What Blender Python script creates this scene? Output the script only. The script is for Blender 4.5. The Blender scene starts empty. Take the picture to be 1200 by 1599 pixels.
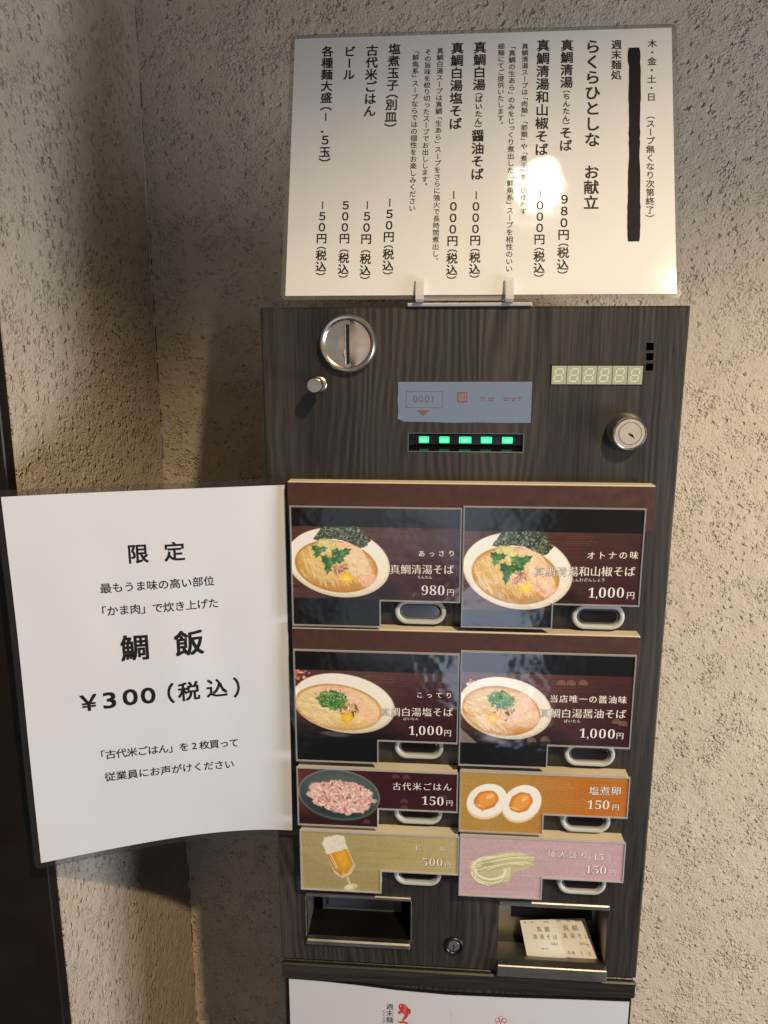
import bpy, math, random
import numpy as np
from mathutils import Matrix, Vector

SC = bpy.context.scene
COL = SC.collection
MM = 0.001
random.seed(7)

# ------------------------------------------------------------------ camera
cam = bpy.data.cameras.new('camera')
camo = bpy.data.objects.new('camera', cam)
COL.objects.link(camo)
cam.sensor_fit = 'VERTICAL'
cam.sensor_height = 24.0
cam.lens = 24.0 * 1174.14 / 1599.0
cam.clip_start = 0.01
cam.clip_end = 60
rot = Matrix(((0.9973739823598712, -0.014895597135415356, 0.07087496382778782),
              (0.07242332776284267, 0.2055409140852212, -0.975965057895398),
              (-3.0122530268527378e-05, 0.9785351571726949, 0.20607994873262664)))
M4 = rot.to_4x4()
M4.translation = Vector((-0.02345792, -0.6022105, -0.03554363))
camo.matrix_world = M4
SC.camera = camo

# ------------------------------------------------------------------ world, lamps, exposure
SC.view_settings.view_transform = 'Standard'
SC.view_settings.look = 'None'
SC.view_settings.exposure = 0.06
SC.view_settings.gamma = 1.0
SC.cycles.max_bounces = 8
SC.cycles.transparent_max_bounces = 16
SC.cycles.caustics_reflective = False
SC.cycles.caustics_refractive = False

world = bpy.data.worlds.new('World')
SC.world = world
world.use_nodes = True
wn, wl = world.node_tree.nodes, world.node_tree.links
for n in list(wn):
    wn.remove(n)
w_out = wn.new('ShaderNodeOutputWorld')
w_bg = wn.new('ShaderNodeBackground')
w_tc = wn.new('ShaderNodeTexCoord')
w_sep = wn.new('ShaderNodeSeparateXYZ')
wl.new(w_tc.outputs['Generated'], w_sep.inputs[0])
w_ramp = wn.new('ShaderNodeValToRGB')          # a dim room: brown floor below, grey walls, darker ceiling
w_map = wn.new('ShaderNodeMapRange')
w_map.inputs['From Min'].default_value = -1
w_map.inputs['From Max'].default_value = 1
wl.new(w_sep.outputs['Z'], w_map.inputs['Value'])
wl.new(w_map.outputs[0], w_ramp.inputs[0])
els = w_ramp.color_ramp.elements
els[0].position = 0.0
els[0].color = (0.020, 0.015, 0.011, 1)
els[1].position = 1.0
els[1].color = (0.30, 0.225, 0.155, 1)
e = els.new(0.42)
e.color = (0.050, 0.036, 0.026, 1)
e = els.new(0.55)
e.color = (0.26, 0.195, 0.135, 1)
w_noise = wn.new('ShaderNodeTexNoise')         # patches of cool daylight in the room the varnished cards mirror
w_noise.inputs['Scale'].default_value = 9.0
w_noise.inputs['Detail'].default_value = 4
wl.new(w_tc.outputs['Generated'], w_noise.inputs['Vector'])
w_nr = wn.new('ShaderNodeValToRGB')
w_nr.color_ramp.elements[0].position = 0.52
w_nr.color_ramp.elements[0].color = (0, 0, 0, 1)
w_nr.color_ramp.elements[1].position = 0.66
w_nr.color_ramp.elements[1].color = (0.30, 0.36, 0.45, 1)
wl.new(w_noise.outputs['Fac'], w_nr.inputs[0])
w_add = wn.new('ShaderNodeMixRGB')
w_add.blend_type = 'ADD'
w_add.inputs[0].default_value = 1.0
wl.new(w_ramp.outputs[0], w_add.inputs[1])
wl.new(w_nr.outputs[0], w_add.inputs[2])
w_last = w_add.outputs[0]
for c_, r0, r1, col_ in (((-0.17, -0.985, 0.01), 0.13, 0.05, (0.95, 0.66, 0.48, 1)), ((0.07, -0.925, -0.375), 0.10, 0.06, (6.5, 7.6, 9.4, 1)), ((0.04, -0.978, -0.205), 0.12, 0.03, (2.6, 3.0, 3.8, 1)),
                         ((-0.09, -0.975, -0.20), 0.14, 0.02, (1.3, 1.4, 1.6, 1)), ((-0.06, -0.93, -0.36), 0.12, 0.02, (1.1, 1.2, 1.4, 1))):
    w_d = wn.new('ShaderNodeVectorMath')
    w_d.operation = 'DISTANCE'
    w_off = wn.new('ShaderNodeVectorMath')
    w_off.operation = 'MULTIPLY_ADD'
    wl.new(w_noise.outputs['Color'], w_off.inputs[0])
    w_off.inputs[1].default_value = (0.16, 0.16, 0.16)
    wl.new(w_tc.outputs['Generated'], w_off.inputs[2])
    wl.new(w_off.outputs[0], w_d.inputs[0])
    w_d.inputs[1].default_value = tuple(v + 0.08 for v in c_)
    w_mr = wn.new('ShaderNodeMapRange')
    w_mr.interpolation_type = 'SMOOTHSTEP'
    w_mr.inputs['From Min'].default_value = r0
    w_mr.inputs['From Max'].default_value = r1
    wl.new(w_d.outputs['Value'], w_mr.inputs['Value'])
    w_m2 = wn.new('ShaderNodeMixRGB')
    w_m2.blend_type = 'ADD'
    wl.new(w_mr.outputs[0], w_m2.inputs[0])
    wl.new(w_last, w_m2.inputs[1])
    w_m2.inputs[2].default_value = col_
    w_last = w_m2.outputs[0]
wl.new(w_last, w_bg.inputs['Color'])
w_bg.inputs['Strength'].default_value = 0.5
wl.new(w_bg.outputs[0], w_out.inputs[0])


def aim(o, target):
    o.rotation_euler = (Vector(target) - o.location).to_track_quat('-Z', 'Y').to_euler()


def spot(name, loc, target, watts, color, angle, blend, radius):
    l = bpy.data.lights.new(name, 'SPOT')
    l.energy = watts
    l.color = color
    l.spot_size = math.radians(angle)
    l.spot_blend = blend
    l.shadow_soft_size = radius
    o = bpy.data.objects.new(name, l)
    COL.objects.link(o)
    o.location = loc
    aim(o, target)
    return o


# warm downlight, up and to the right of the machine
spot('ceiling_spot', (0.86, -1.62, 1.36), (0.62, -1.05, -1.2), 222, (1.0, 0.765, 0.47), 92.8, 0.27, 0.034)
# second downlight right in front: its mirror image is the glare on the laminated menu
spot('ceiling_spot', (0.233, -1.059, 1.25), (0.04, 0.03, 0.08), 7.5, (1.0, 0.86, 0.66), 11, 1.0, 0.075)
# cool window light from the right
wl_ = bpy.data.lights.new('window_light', 'AREA')
wl_.shape = 'RECTANGLE'
wl_.size = 0.75
wl_.size_y = 0.6
wl_.energy = 22
wl_.color = (0.88, 0.93, 1.0)
wlo = bpy.data.objects.new('window_light', wl_)
COL.objects.link(wlo)
wlo.location = (1.45, -0.70, -0.58)
aim(wlo, (-0.1, 0.1, -0.55))


# ------------------------------------------------------------------ helpers: objects
def origin(p):
    o = Vector((0, 0, 0))
    while p is not None:
        o += p.location
        p = p.parent
    return o


def obj(name, verts, faces, mats, parent=None, mi=None, smooth=False, uvcol=None):
    """One mesh object; verts in millimetres."""
    me = bpy.data.meshes.new(name)
    ox, oy, oz = origin(parent)
    me.from_pydata([(v[0] * MM - ox, v[1] * MM - oy, v[2] * MM - oz) for v in verts], [], faces)
    if not isinstance(mats, (list, tuple)):
        mats = [mats]
    for m in mats:
        me.materials.append(m)
    if mi is not None:
        me.polygons.foreach_set('material_index', mi)
    if smooth:
        me.polygons.foreach_set('use_smooth', [True] * len(me.polygons))
    me.update()
    o = bpy.data.objects.new(name, me)
    COL.objects.link(o)
    if parent is not None:
        o.parent = parent
    return o


def empty(name, loc, label, cat, group=None):
    o = bpy.data.objects.new(name, None)
    o.empty_display_size = 0.02
    o.location = [c * MM for c in loc]
    COL.objects.link(o)
    tag(o, label, cat, group)
    return o


def tag(o, label, cat, group=None):
    o['label'] = label
    o['category'] = cat
    if group:
        o['group'] = group
    return o


class MB:
    """Collects primitives into one mesh (millimetres)."""

    def __init__(self):
        self.v, self.f, self.m, self.s = [], [], [], []

    def add(self, vs, fs, m=0, smooth=False):
        b = len(self.v)
        self.v += [tuple(v) for v in vs]
        self.f += [tuple(i + b for i in f) for f in fs]
        self.m += [m] * len(fs)
        self.s += [smooth] * len(fs)
        return self

    def box(self, x0, x1, y0, y1, z0, z1, m=0, c=0.0):
        """Box, with edges chamfered by c."""
        if c <= 0:
            vs = [(x, y, z) for x in (x0, x1) for y in (y0, y1) for z in (z0, z1)]
            fs = [(0, 1, 3, 2), (4, 6, 7, 5), (0, 4, 5, 1), (2, 3, 7, 6), (0, 2, 6, 4), (1, 5, 7, 3)]
            return self.add(vs, fs, m)
        pts = []
        for sx, x in ((-1, x0), (1, x1)):
            for sy, y in ((-1, y0), (1, y1)):
                for sz, z in ((-1, z0), (1, z1)):
                    pts += [(x, y - sy * c, z - sz * c), (x - sx * c, y, z - sz * c), (x - sx * c, y - sy * c, z)]
        I = lambda a, b, d, k: ((a * 2 + b) * 2 + d) * 3 + k
        fs = []
        for a in (0, 1):
            q = [I(a, 0, 0, 0), I(a, 0, 1, 0), I(a, 1, 1, 0), I(a, 1, 0, 0)]
            fs.append(q if a == 0 else q[::-1])
            q = [I(0, a, 0, 1), I(1, a, 0, 1), I(1, a, 1, 1), I(0, a, 1, 1)]
            fs.append(q if a == 0 else q[::-1])
            q = [I(0, 0, a, 2), I(0, 1, a, 2), I(1, 1, a, 2), I(1, 0, a, 2)]
            fs.append(q if a == 0 else q[::-1])
        for a in (0, 1):
            for b in (0, 1):
                fs.append((I(a, b, 0, 0), I(a, b, 0, 1), I(a, b, 1, 1), I(a, b, 1, 0)))
                fs.append((I(a, 0, b, 0), I(a, 0, b, 2), I(a, 1, b, 2), I(a, 1, b, 0)))
                fs.append((I(0, a, b, 1), I(0, a, b, 2), I(1, a, b, 2), I(1, a, b, 1)))
                for d in (0, 1):
                    fs.append((I(a, b, d, 0), I(a, b, d, 1), I(a, b, d, 2)))
        return self.add(pts, fs, m)

    def lathe(self, cx, cz, prof, n=40, m=0, mlist=None):
        """Revolve (radius, y) profile about the y axis through (cx, cz)."""
        runs, cur = [], [prof[0]]
        for i in range(1, len(prof)):
            cur.append(prof[i])
            if i < len(prof) - 1:
                d1 = Vector((prof[i][0] - prof[i - 1][0], prof[i][1] - prof[i - 1][1])).normalized()
                d2 = Vector((prof[i + 1][0] - prof[i][0], prof[i + 1][1] - prof[i][1])).normalized()
                if d1.dot(d2) < 0.80:      # a real corner: keep it crisp
                    runs.append(cur)
                    cur = [prof[i]]
        runs.append(cur)
        for run in runs:
            vs, fs = [], []
            for r, y in run:
                for k in range(n):
                    a = 2 * math.pi * k / n
                    vs.append((cx + r * math.cos(a), y, cz + r * math.sin(a)))
            for i in range(len(run) - 1):
                for k in range(n):
                    k2 = (k + 1) % n
                    fs.append((i * n + k, i * n + k2, (i + 1) * n + k2, (i + 1) * n + k))
            self.add(vs, fs, m, True)
        r, y = prof[-1]
        if r > 0.1:
            self.add([(cx + r * math.cos(2 * math.pi * k / n), y, cz + r * math.sin(2 * math.pi * k / n)) for k in range(n)], [tuple(range(n))], m)
        return self

    def prism(self, poly, y0, y1, m=0):
        """poly: (x, z) outline, extruded from y0 (front) to y1 (back)."""
        n = len(poly)
        vs = [(x, y0, z) for x, z in poly] + [(x, y1, z) for x, z in poly]
        fs = [tuple(range(n)), tuple(range(2 * n - 1, n - 1, -1))]
        fs += [(i, i + n, (i + 1) % n + n, (i + 1) % n) for i in range(n)]
        return self.add(vs, fs, m)

    def ring(self, outer, inner, y0, y1, m=0):
        """Closed band between two outlines of equal length, y0 front, y1 back."""
        n = len(outer)
        vs = [(x, y0, z) for x, z in outer] + [(x, y0, z) for x, z in inner] + [(x, y1, z) for x, z in outer] + [(x, y1, z) for x, z in inner]
        fs = []
        for i in range(n):
            j = (i + 1) % n
            fs += [(i, j, n + j, n + i), (i, 2 * n + i, 2 * n + j, j), (n + i, n + j, 3 * n + j, 3 * n + i)]
        return self.add(vs, fs, m)

    def build(self, name, mats, parent=None):
        o = obj(name, self.v, self.f, mats, parent, self.m)
        o.data.polygons.foreach_set('use_smooth', self.s)
        return o


def shrink(poly, d):
    """Inset an axis-aligned outline (clockwise or not) by d."""
    n = len(poly)
    area = sum(poly[i][0] * poly[(i + 1) % n][1] - poly[(i + 1) % n][0] * poly[i][1] for i in range(n))
    s = 1 if area > 0 else -1
    out = []
    for i in range(n):
        p, c, q = poly[i - 1], poly[i], poly[(i + 1) % n]
        d1 = Vector((c[0] - p[0], c[1] - p[1])).normalized()
        d2 = Vector((q[0] - c[0], q[1] - c[1])).normalized()
        n1 = Vector((-d1.y, d1.x)) * s
        n2 = Vector((-d2.y, d2.x)) * s
        b = (n1 + n2)
        b = b / max(b.dot(n1), 0.2)
        out.append((c[0] + b.x * d, c[1] + b.y * d))
    return out


# ------------------------------------------------------------------ helpers: materials
def mat(name):
    m = bpy.data.materials.new(name)
    m.use_nodes = True
    nt = m.node_tree
    p = nt.nodes['Principled BSDF']
    return m, nt, p


def srgb(r, g, b):
    f = lambda c: (c / 255 / 12.92) if c / 255 <= 0.04045 else ((c / 255 + 0.055) / 1.055) ** 2.4
    return (f(r), f(g), f(b), 1)


def simple(name, color, rough=0.5, metal=0.0, coat=0.0, noise=0.0, nscale=40, spec=0.5):
    m, nt, p = mat(name)
    p.inputs['Base Color'].default_value = color
    p.inputs['Roughness'].default_value = rough
    p.inputs['Metallic'].default_value = metal
    p.inputs['Specular IOR Level'].default_value = spec
    if coat:
        p.inputs['Coat Weight'].default_value = coat
        p.inputs['Coat Roughness'].default_value = 0.05
    if noise:
        tc = nt.nodes.new('ShaderNodeTexCoord')
        nz = nt.nodes.new('ShaderNodeTexNoise')
        nz.inputs['Scale'].default_value = nscale
        nz.inputs['Detail'].default_value = 5
        nt.links.new(tc.outputs['Object'], nz.inputs['Vector'])
        mr = nt.nodes.new('ShaderNodeMapRange')
        mr.inputs['To Min'].default_value = 1 - noise
        mr.inputs['To Max'].default_value = 1 + noise
        nt.links.new(nz.outputs['Fac'], mr.inputs['Value'])
        mx = nt.nodes.new('ShaderNodeMixRGB')
        mx.blend_type = 'MULTIPLY'
        mx.inputs[0].default_value = 1
        mx.inputs[1].default_value = color
        nt.links.new(mr.outputs[0], mx.inputs[2])
        nt.links.new(mx.outputs[0], p.inputs['Base Color'])
        r2 = nt.nodes.new('ShaderNodeMapRange')
        r2.inputs['To Min'].default_value = max(rough - 0.12, 0.02)
        r2.inputs['To Max'].default_value = min(rough + 0.12, 1)
        nt.links.new(nz.outputs['Fac'], r2.inputs['Value'])
        nt.links.new(r2.outputs[0], p.inputs['Roughness'])
    return m


def math_node(nt, op, a, b=None, clamp=False):
    n = nt.nodes.new('ShaderNodeMath')
    n.operation = op
    n.use_clamp = clamp
    for i, v in enumerate((a, b)):
        if v is None:
            continue
        if isinstance(v, (int, float)):
            n.inputs[i].default_value = v
        else:
            nt.links.new(v, n.inputs[i])
    return n.outputs[0]


def smoothstep(nt, v, a, b, lo=0.0, hi=1.0):
    n = nt.nodes.new('ShaderNodeMapRange')
    n.interpolation_type = 'SMOOTHSTEP'
    n.inputs['From Min'].default_value = a
    n.inputs['From Max'].default_value = b
    n.inputs['To Min'].default_value = lo
    n.inputs['To Max'].default_value = hi
    nt.links.new(v, n.inputs['Value'])
    return n.outputs[0]


def stucco(name, color, scale=1.0, seed=0.0):
    """Trowelled stucco: flat skin broken by clusters of little torn pits and lumps."""
    m, nt, p = mat(name)
    tc = nt.nodes.new('ShaderNodeTexCoord')
    mp = nt.nodes.new('ShaderNodeMapping')
    mp.inputs['Location'].default_value = (seed, seed * 1.7, seed * 0.6)
    nt.links.new(tc.outputs['Object'], mp.inputs['Vector'])
    v0 = mp.outputs[0]

    def noise(s, d=3, r=0.5, dist=0.0):
        n = nt.nodes.new('ShaderNodeTexNoise')
        n.inputs['Scale'].default_value = s * scale
        n.inputs['Detail'].default_value = d
        n.inputs['Roughness'].default_value = r
        n.inputs['Distortion'].default_value = dist
        nt.links.new(v0, n.inputs['Vector'])
        return n.outputs['Fac']

    def blobs(s, r0, r1, rand):
        vo = nt.nodes.new('ShaderNodeTexVoronoi')
        vo.inputs['Scale'].default_value = s * scale
        vo.inputs['Randomness'].default_value = rand
        nzv = nt.nodes.new('ShaderNodeTexNoise')
        nzv.inputs['Scale'].default_value = s * 1.6 * scale
        nzv.inputs['Detail'].default_value = 2
        nt.links.new(v0, nzv.inputs['Vector'])
        off = nt.nodes.new('ShaderNodeVectorMath')
        off.operation = 'MULTIPLY_ADD'
        nt.links.new(nzv.outputs['Color'], off.inputs[0])
        off.inputs[1].default_value = (0.9 / (s * scale),) * 3
        nt.links.new(v0, off.inputs[2])
        nt.links.new(off.outputs[0], vo.inputs['Vector'])
        return smoothstep(nt, vo.outputs['Distance'], r0, r1, 1.0, 0.0), vo.outputs['Color']

    b1, c1 = blobs(120, 0.05, 0.44, 1.0)
    b2, c2 = blobs(205, 0.05, 0.50, 1.0)
    b3, c3 = blobs(330, 0.05, 0.55, 1.0)
    cl = smoothstep(nt, noise(16, 4, 0.6), 0.42, 0.60)
    cl2 = smoothstep(nt, noise(34, 3), 0.45, 0.62)
    sep = nt.nodes.new('ShaderNodeSeparateColor')
    nt.links.new(c1, sep.inputs[0])
    keep = smoothstep(nt, sep.outputs[0], 0.18, 0.50)
    pit = math_node(nt, 'MULTIPLY', math_node(nt, 'MULTIPLY', b1, keep), math_node(nt, 'ADD', math_node(nt, 'MULTIPLY', cl, 0.35), 0.65))
    pit2 = math_node(nt, 'MULTIPLY', b2, math_node(nt, 'MULTIPLY', cl2, cl))
    fine = noise(420, 3, 0.6)
    soft = noise(60, 3, 0.55)
    sgn = smoothstep(nt, sep.outputs[1], 0.35, 0.70, -0.8, 1.0)
    h = math_node(nt, 'MULTIPLY', math_node(nt, 'MULTIPLY', pit, sgn), 0.0036)
    h = math_node(nt, 'ADD', h, math_node(nt, 'MULTIPLY', pit2, -0.0017))
    h = math_node(nt, 'ADD', h, math_node(nt, 'MULTIPLY', math_node(nt, 'MULTIPLY', b3, math_node(nt, 'ADD', math_node(nt, 'MULTIPLY', cl2, 0.6), 0.3)), 0.0015))
    h = math_node(nt, 'ADD', h, math_node(nt, 'MULTIPLY', fine, 0.00065))
    h = math_node(nt, 'ADD', h, math_node(nt, 'MULTIPLY', soft, 0.0030))
    bp = nt.nodes.new('ShaderNodeBump')
    bp.inputs['Strength'].default_value = 1.0
    bp.inputs['Distance'].default_value = 1.0
    nt.links.new(h, bp.inputs['Height'])
    nt.links.new(bp.outputs[0], p.inputs['Normal'])
    mx = nt.nodes.new('ShaderNodeMixRGB')
    mx.inputs[1].default_value = (color[0] * 0.90, color[1] * 0.88, color[2] * 0.84, 1)
    mx.inputs[2].default_value = (color[0] * 1.06, color[1] * 1.06, color[2] * 1.05, 1)
    nt.links.new(noise(7, 5, 0.6), mx.inputs[0])
    stain = nt.nodes.new('ShaderNodeMixRGB')      # old handling marks and damp patches
    stain.blend_type = 'MULTIPLY'
    stain.inputs[2].default_value = (0.80, 0.77, 0.72, 1)
    nt.links.new(math_node(nt, 'MULTIPLY', smoothstep(nt, noise(3.4, 6, 0.65, 1.2), 0.50, 0.72), 0.55), stain.inputs[0])
    nt.links.new(mx.outputs[0], stain.inputs[1])
    nt.links.new(stain.outputs[0], p.inputs['Base Color'])
    p.inputs['Roughness'].default_value = 0.9
    p.inputs['Specular IOR Level'].default_value = 0.2
    return m


def wood(name, dark, light, vertical=True, rough=0.42, seed=0.0):
    """Charcoal oak-grain laminate: streaks along the grain with cathedral swirls."""
    m, nt, p = mat(name)
    tc = nt.nodes.new('ShaderNodeTexCoord')
    sx = nt.nodes.new('ShaderNodeSeparateXYZ')
    nt.links.new(tc.outputs['Object'], sx.inputs[0])
    across, along = (sx.outputs['X'], sx.outputs['Z']) if vertical else (sx.outputs['Z'], sx.outputs['X'])

    def vec(kx, kz, off=0.0):
        c = nt.nodes.new('ShaderNodeCombineXYZ')
        nt.links.new(math_node(nt, 'MULTIPLY', across, kx), c.inputs[0])
        nt.links.new(math_node(nt, 'MULTIPLY', along, kz), c.inputs[1])
        c.inputs[2].default_value = seed + off
        return c.outputs[0]

    def noise(v, s=1.0, d=3, r=0.5):
        n = nt.nodes.new('ShaderNodeTexNoise')
        n.inputs['Scale'].default_value = s
        n.inputs['Detail'].default_value = d
        n.inputs['Roughness'].default_value = r
        nt.links.new(v, n.inputs['Vector'])
        return n.outputs['Fac']

    warp = noise(vec(11, 2.6), 1, 2.5, 0.5)
    phase = math_node(nt, 'ADD', math_node(nt, 'MULTIPLY', across, 900), math_node(nt, 'MULTIPLY', warp, 85))
    band = math_node(nt, 'ADD', math_node(nt, 'MULTIPLY', math_node(nt, 'SINE', phase), 0.5), 0.5)
    band = math_node(nt, 'POWER', band, 1.3)
    streak = noise(vec(430, 9, 3.1), 1, 4, 0.65)
    broad = noise(vec(38, 3.0, 7.7), 1, 4, 0.6)
    pore = smoothstep(nt, noise(vec(900, 28, 5.0), 1, 2, 0.5), 0.58, 0.68)
    t = math_node(nt, 'ADD', math_node(nt, 'MULTIPLY', band, math_node(nt, 'MULTIPLY', smoothstep(nt, noise(vec(14, 2.0, 9.3), 1, 2), 0.35, 0.6), 0.26)), math_node(nt, 'MULTIPLY', streak, 0.36))
    t = math_node(nt, 'ADD', t, math_node(nt, 'MULTIPLY', broad, 0.72))
    t = smoothstep(nt, t, 0.28, 0.98)
    t = math_node(nt, 'SUBTRACT', t, math_node(nt, 'MULTIPLY', pore, 0.30), True)
    mx = nt.nodes.new('ShaderNodeMixRGB')
    mx.inputs[1].default_value = dark
    mx.inputs[2].default_value = light
    nt.links.new(t, mx.inputs[0])
    nt.links.new(mx.outputs[0], p.inputs['Base Color'])
    p.inputs['Roughness'].default_value = rough
    nt.links.new(smoothstep(nt, streak, 0.3, 0.7, rough - 0.07, rough + 0.1), p.inputs['Roughness'])
    bp = nt.nodes.new('ShaderNodeBump')
    bp.inputs['Strength'].default_value = 0.35
    bp.inputs['Distance'].default_value = 0.0003
    nt.links.new(streak, bp.inputs['Height'])
    nt.links.new(bp.outputs[0], p.inputs['Normal'])
    return m


def glossy_print(name, color=None, coat_rough=0.05, warp=0.0006, wscale=28, base_rough=0.6, mottle=0.03):
    """Paper under a slightly rippled laminating film; colour from a constant or the 'ink' attribute."""
    m, nt, p = mat(name)
    p.inputs['Roughness'].default_value = base_rough
    p.inputs['Specular IOR Level'].default_value = 0.2
    p.inputs['Coat Weight'].default_value = 1.0
    p.inputs['Coat Roughness'].default_value = coat_rough
    p.inputs['Coat IOR'].default_value = 1.5
    tc = nt.nodes.new('ShaderNodeTexCoord')
    if color is None:
        at = nt.nodes.new('ShaderNodeAttribute')
        at.attribute_name = 'ink'
        nt.links.new(at.outputs['Color'], p.inputs['Base Color'])
    else:
        nz0 = nt.nodes.new('ShaderNodeTexNoise')
        nz0.inputs['Scale'].default_value = 30
        nz0.inputs['Detail'].default_value = 4
        nt.links.new(tc.outputs['Object'], nz0.inputs['Vector'])
        mx = nt.nodes.new('ShaderNodeMixRGB')
        mx.inputs[1].default_value = tuple(c * (1 - mottle) for c in color[:3]) + (1,)
        mx.inputs[2].default_value = tuple(min(c * (1 + mottle), 0.9) for c in color[:3]) + (1,)
        nt.links.new(nz0.outputs['Fac'], mx.inputs[0])
        nt.links.new(mx.outputs[0], p.inputs['Base Color'])
    nz = nt.nodes.new('ShaderNodeTexNoise')
    nz.inputs['Scale'].default_value = wscale
    nz.inputs['Detail'].default_value = 3
    nt.links.new(tc.outputs['Object'], nz.inputs['Vector'])
    bp = nt.nodes.new('ShaderNodeBump')
    bp.inputs['Strength'].default_value = 1.0
    bp.inputs['Distance'].default_value = warp
    nt.links.new(nz.outputs['Fac'], bp.inputs['Height'])
    nt.links.new(bp.outputs[0], p.inputs['Coat Normal'])
    return m


def film(name, tint=(0.85, 0.87, 0.9, 1), amount=0.25, rough=0.08, body=0.0):
    """Clear plastic: mostly see-through, a soft mirror sheen, a little body colour."""
    m = bpy.data.materials.new(name)
    m.use_nodes = True
    nt = m.node_tree
    for n in list(nt.nodes):
        nt.nodes.remove(n)
    out = nt.nodes.new('ShaderNodeOutputMaterial')
    tr = nt.nodes.new('ShaderNodeBsdfTransparent')
    tr.inputs['Color'].default_value = (0.93, 0.94, 0.95, 1)
    pr = nt.nodes.new('ShaderNodeBsdfPrincipled')
    pr.inputs['Base Color'].default_value = tint
    pr.inputs['Roughness'].default_value = rough
    lw = nt.nodes.new('ShaderNodeLayerWeight')
    lw.inputs['Blend'].default_value = 0.35
    f = math_node(nt, 'ADD', math_node(nt, 'MULTIPLY', lw.outputs['Fresnel'], 0.8), amount, True)
    mx = nt.nodes.new('ShaderNodeMixShader')
    nt.links.new(f, mx.inputs[0])
    nt.links.new(tr.outputs[0], mx.inputs[1])
    nt.links.new(pr.outputs[0], mx.inputs[2])
    nt.links.new(mx.outputs[0], out.inputs[0])
    return m


def emissive(name, color, strength):
    m, nt, p = mat(name)
    p.inputs['Base Color'].default_value = (0.02, 0.1, 0.04, 1)
    p.inputs['Emission Color'].default_value = color
    p.inputs['Emission Strength'].default_value = strength
    return m


WALL = (0.525, 0.455, 0.372)
M = dict(
    stucco_back=stucco('stucco_back', WALL, 1.0, 0.0),
    stucco_side=stucco('stucco_side', WALL, 1.05, 4.2),
    wood=wood('charcoal_laminate', (0.0085, 0.0078, 0.0072, 1), (0.054, 0.046, 0.039, 1)),
    wood_h=wood('charcoal_laminate_rail', (0.008, 0.007, 0.006, 1), (0.040, 0.031, 0.024, 1), False, 0.4, 2.0),
    body=simple('painted_steel', (0.02, 0.02, 0.021, 1), 0.45, noise=0.15),
    chrome=simple('chrome', (0.72, 0.71, 0.69, 1), 0.12, 1.0, noise=0.06, nscale=120),
    satin=simple('satin_steel', (0.62, 0.59, 0.54, 1), 0.30, 1.0, noise=0.10, nscale=90),
    steel=simple('tray_steel', (0.34, 0.32, 0.29, 1), 0.45, 1.0, noise=0.12, nscale=60),
    lockface=simple('lock_face', (0.52, 0.47, 0.40, 1), 0.42, 0.35, noise=0.08, nscale=200),
    black=simple('black_plastic', (0.004, 0.004, 0.0045, 1), 0.35, noise=0.2),
    matte_black=simple('dark_void', (0.002, 0.002, 0.002, 1), 0.9, noise=0.2),
    white=simple('white_plastic', (0.44, 0.45, 0.44, 1), 0.36, noise=0.05),
    board=simple('foam_board', (0.70, 0.63, 0.50, 1), 0.7, noise=0.06, nscale=60),
    maroon=simple('maroon_vinyl', (0.062, 0.023, 0.016, 1), 0.42, noise=0.45, nscale=130),
    lens=simple('button_lens', (0.012, 0.009, 0.010, 1), 0.10, coat=1.0, noise=0.1),
    smoke=simple('smoked_lens_rim', (0.10, 0.11, 0.13, 1), 0.15, coat=1.0, noise=0.1),
    clear=film('clear_acrylic', (0.75, 0.74, 0.72, 1), 0.45, 0.15),
    rim=film('card_edge_acrylic', (0.55, 0.56, 0.60, 1), 0.36, 0.10),
    film=film('laminating_film', (0.30, 0.29, 0.28, 1), 0.12, 0.06),
    film_dark=film('notice_film', (0.10, 0.10, 0.10, 1), 0.10, 0.06),
    paper=glossy_print('laminated_paper', (0.68, 0.69, 0.705), 0.07, 0.0009, 12),
    notice=glossy_print('laminated_notice', (0.60, 0.625, 0.69), 0.30, 0.0012, 9),  # white paper; the blue tint puts cool light into its base colour
    poster=glossy_print('poster_paper', (0.57, 0.58, 0.62), 0.14, 0.0016, 8),
    ink=simple('black_ink', (0.010, 0.0095, 0.0095, 1), 0.55, noise=0.1, spec=0.25),
    marker=simple('felt_marker', (0.009, 0.0085, 0.015, 1), 0.6, spec=0.12, noise=0.5, nscale=160),
    white_ink=simple('white_ink', (0.80, 0.79, 0.77, 1), 0.4, coat=0.5, noise=0.03),
    grey_ink=simple('pale_ink', (0.50, 0.46, 0.36, 1), 0.4, noise=0.05),
    pink_ink=simple('pale_pink_ink', (0.60, 0.50, 0.50, 1), 0.4, noise=0.05),
    edge_ink=simple('brown_outline_ink', (0.16, 0.11, 0.07, 1), 0.4, noise=0.05),
    red_ink=simple('red_ink', (0.50, 0.040, 0.025, 1), 0.4, coat=0.4, noise=0.3, nscale=300),
    print=glossy_print('printed_card', None, 0.06, 0.0009, 22),
    tape=None,
    led=emissive('green_lamp', (0.02, 0.66, 0.22, 1), 1.7),
    led_hot=emissive('green_lamp_core', (0.16, 0.95, 0.42, 1), 1.5),
    gloss_black=simple('glossy_black_plastic', (0.006, 0.006, 0.0065, 1), 0.14, noise=0.2),
    digit=simple('digit_face', (0.36, 0.38, 0.31, 1), 0.25, noise=0.06, nscale=100),
    segment=simple('unlit_segment', (0.60, 0.60, 0.46, 1), 0.35, noise=0.04),
    ticket=simple('ticket_paper', (0.70, 0.69, 0.66, 1), 0.75, noise=0.04),
    ticket_ink=simple('ticket_ink', (0.11, 0.10, 0.10, 1), 0.6, noise=0.1),
    door=simple('dark_stained_wood', (0.010, 0.0065, 0.005, 1), 0.45, noise=0.4, nscale=25),
)
M['tape'] = film('frosted_tape', (0.40, 0.52, 0.76, 1), 0.24, 0.35)
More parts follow.
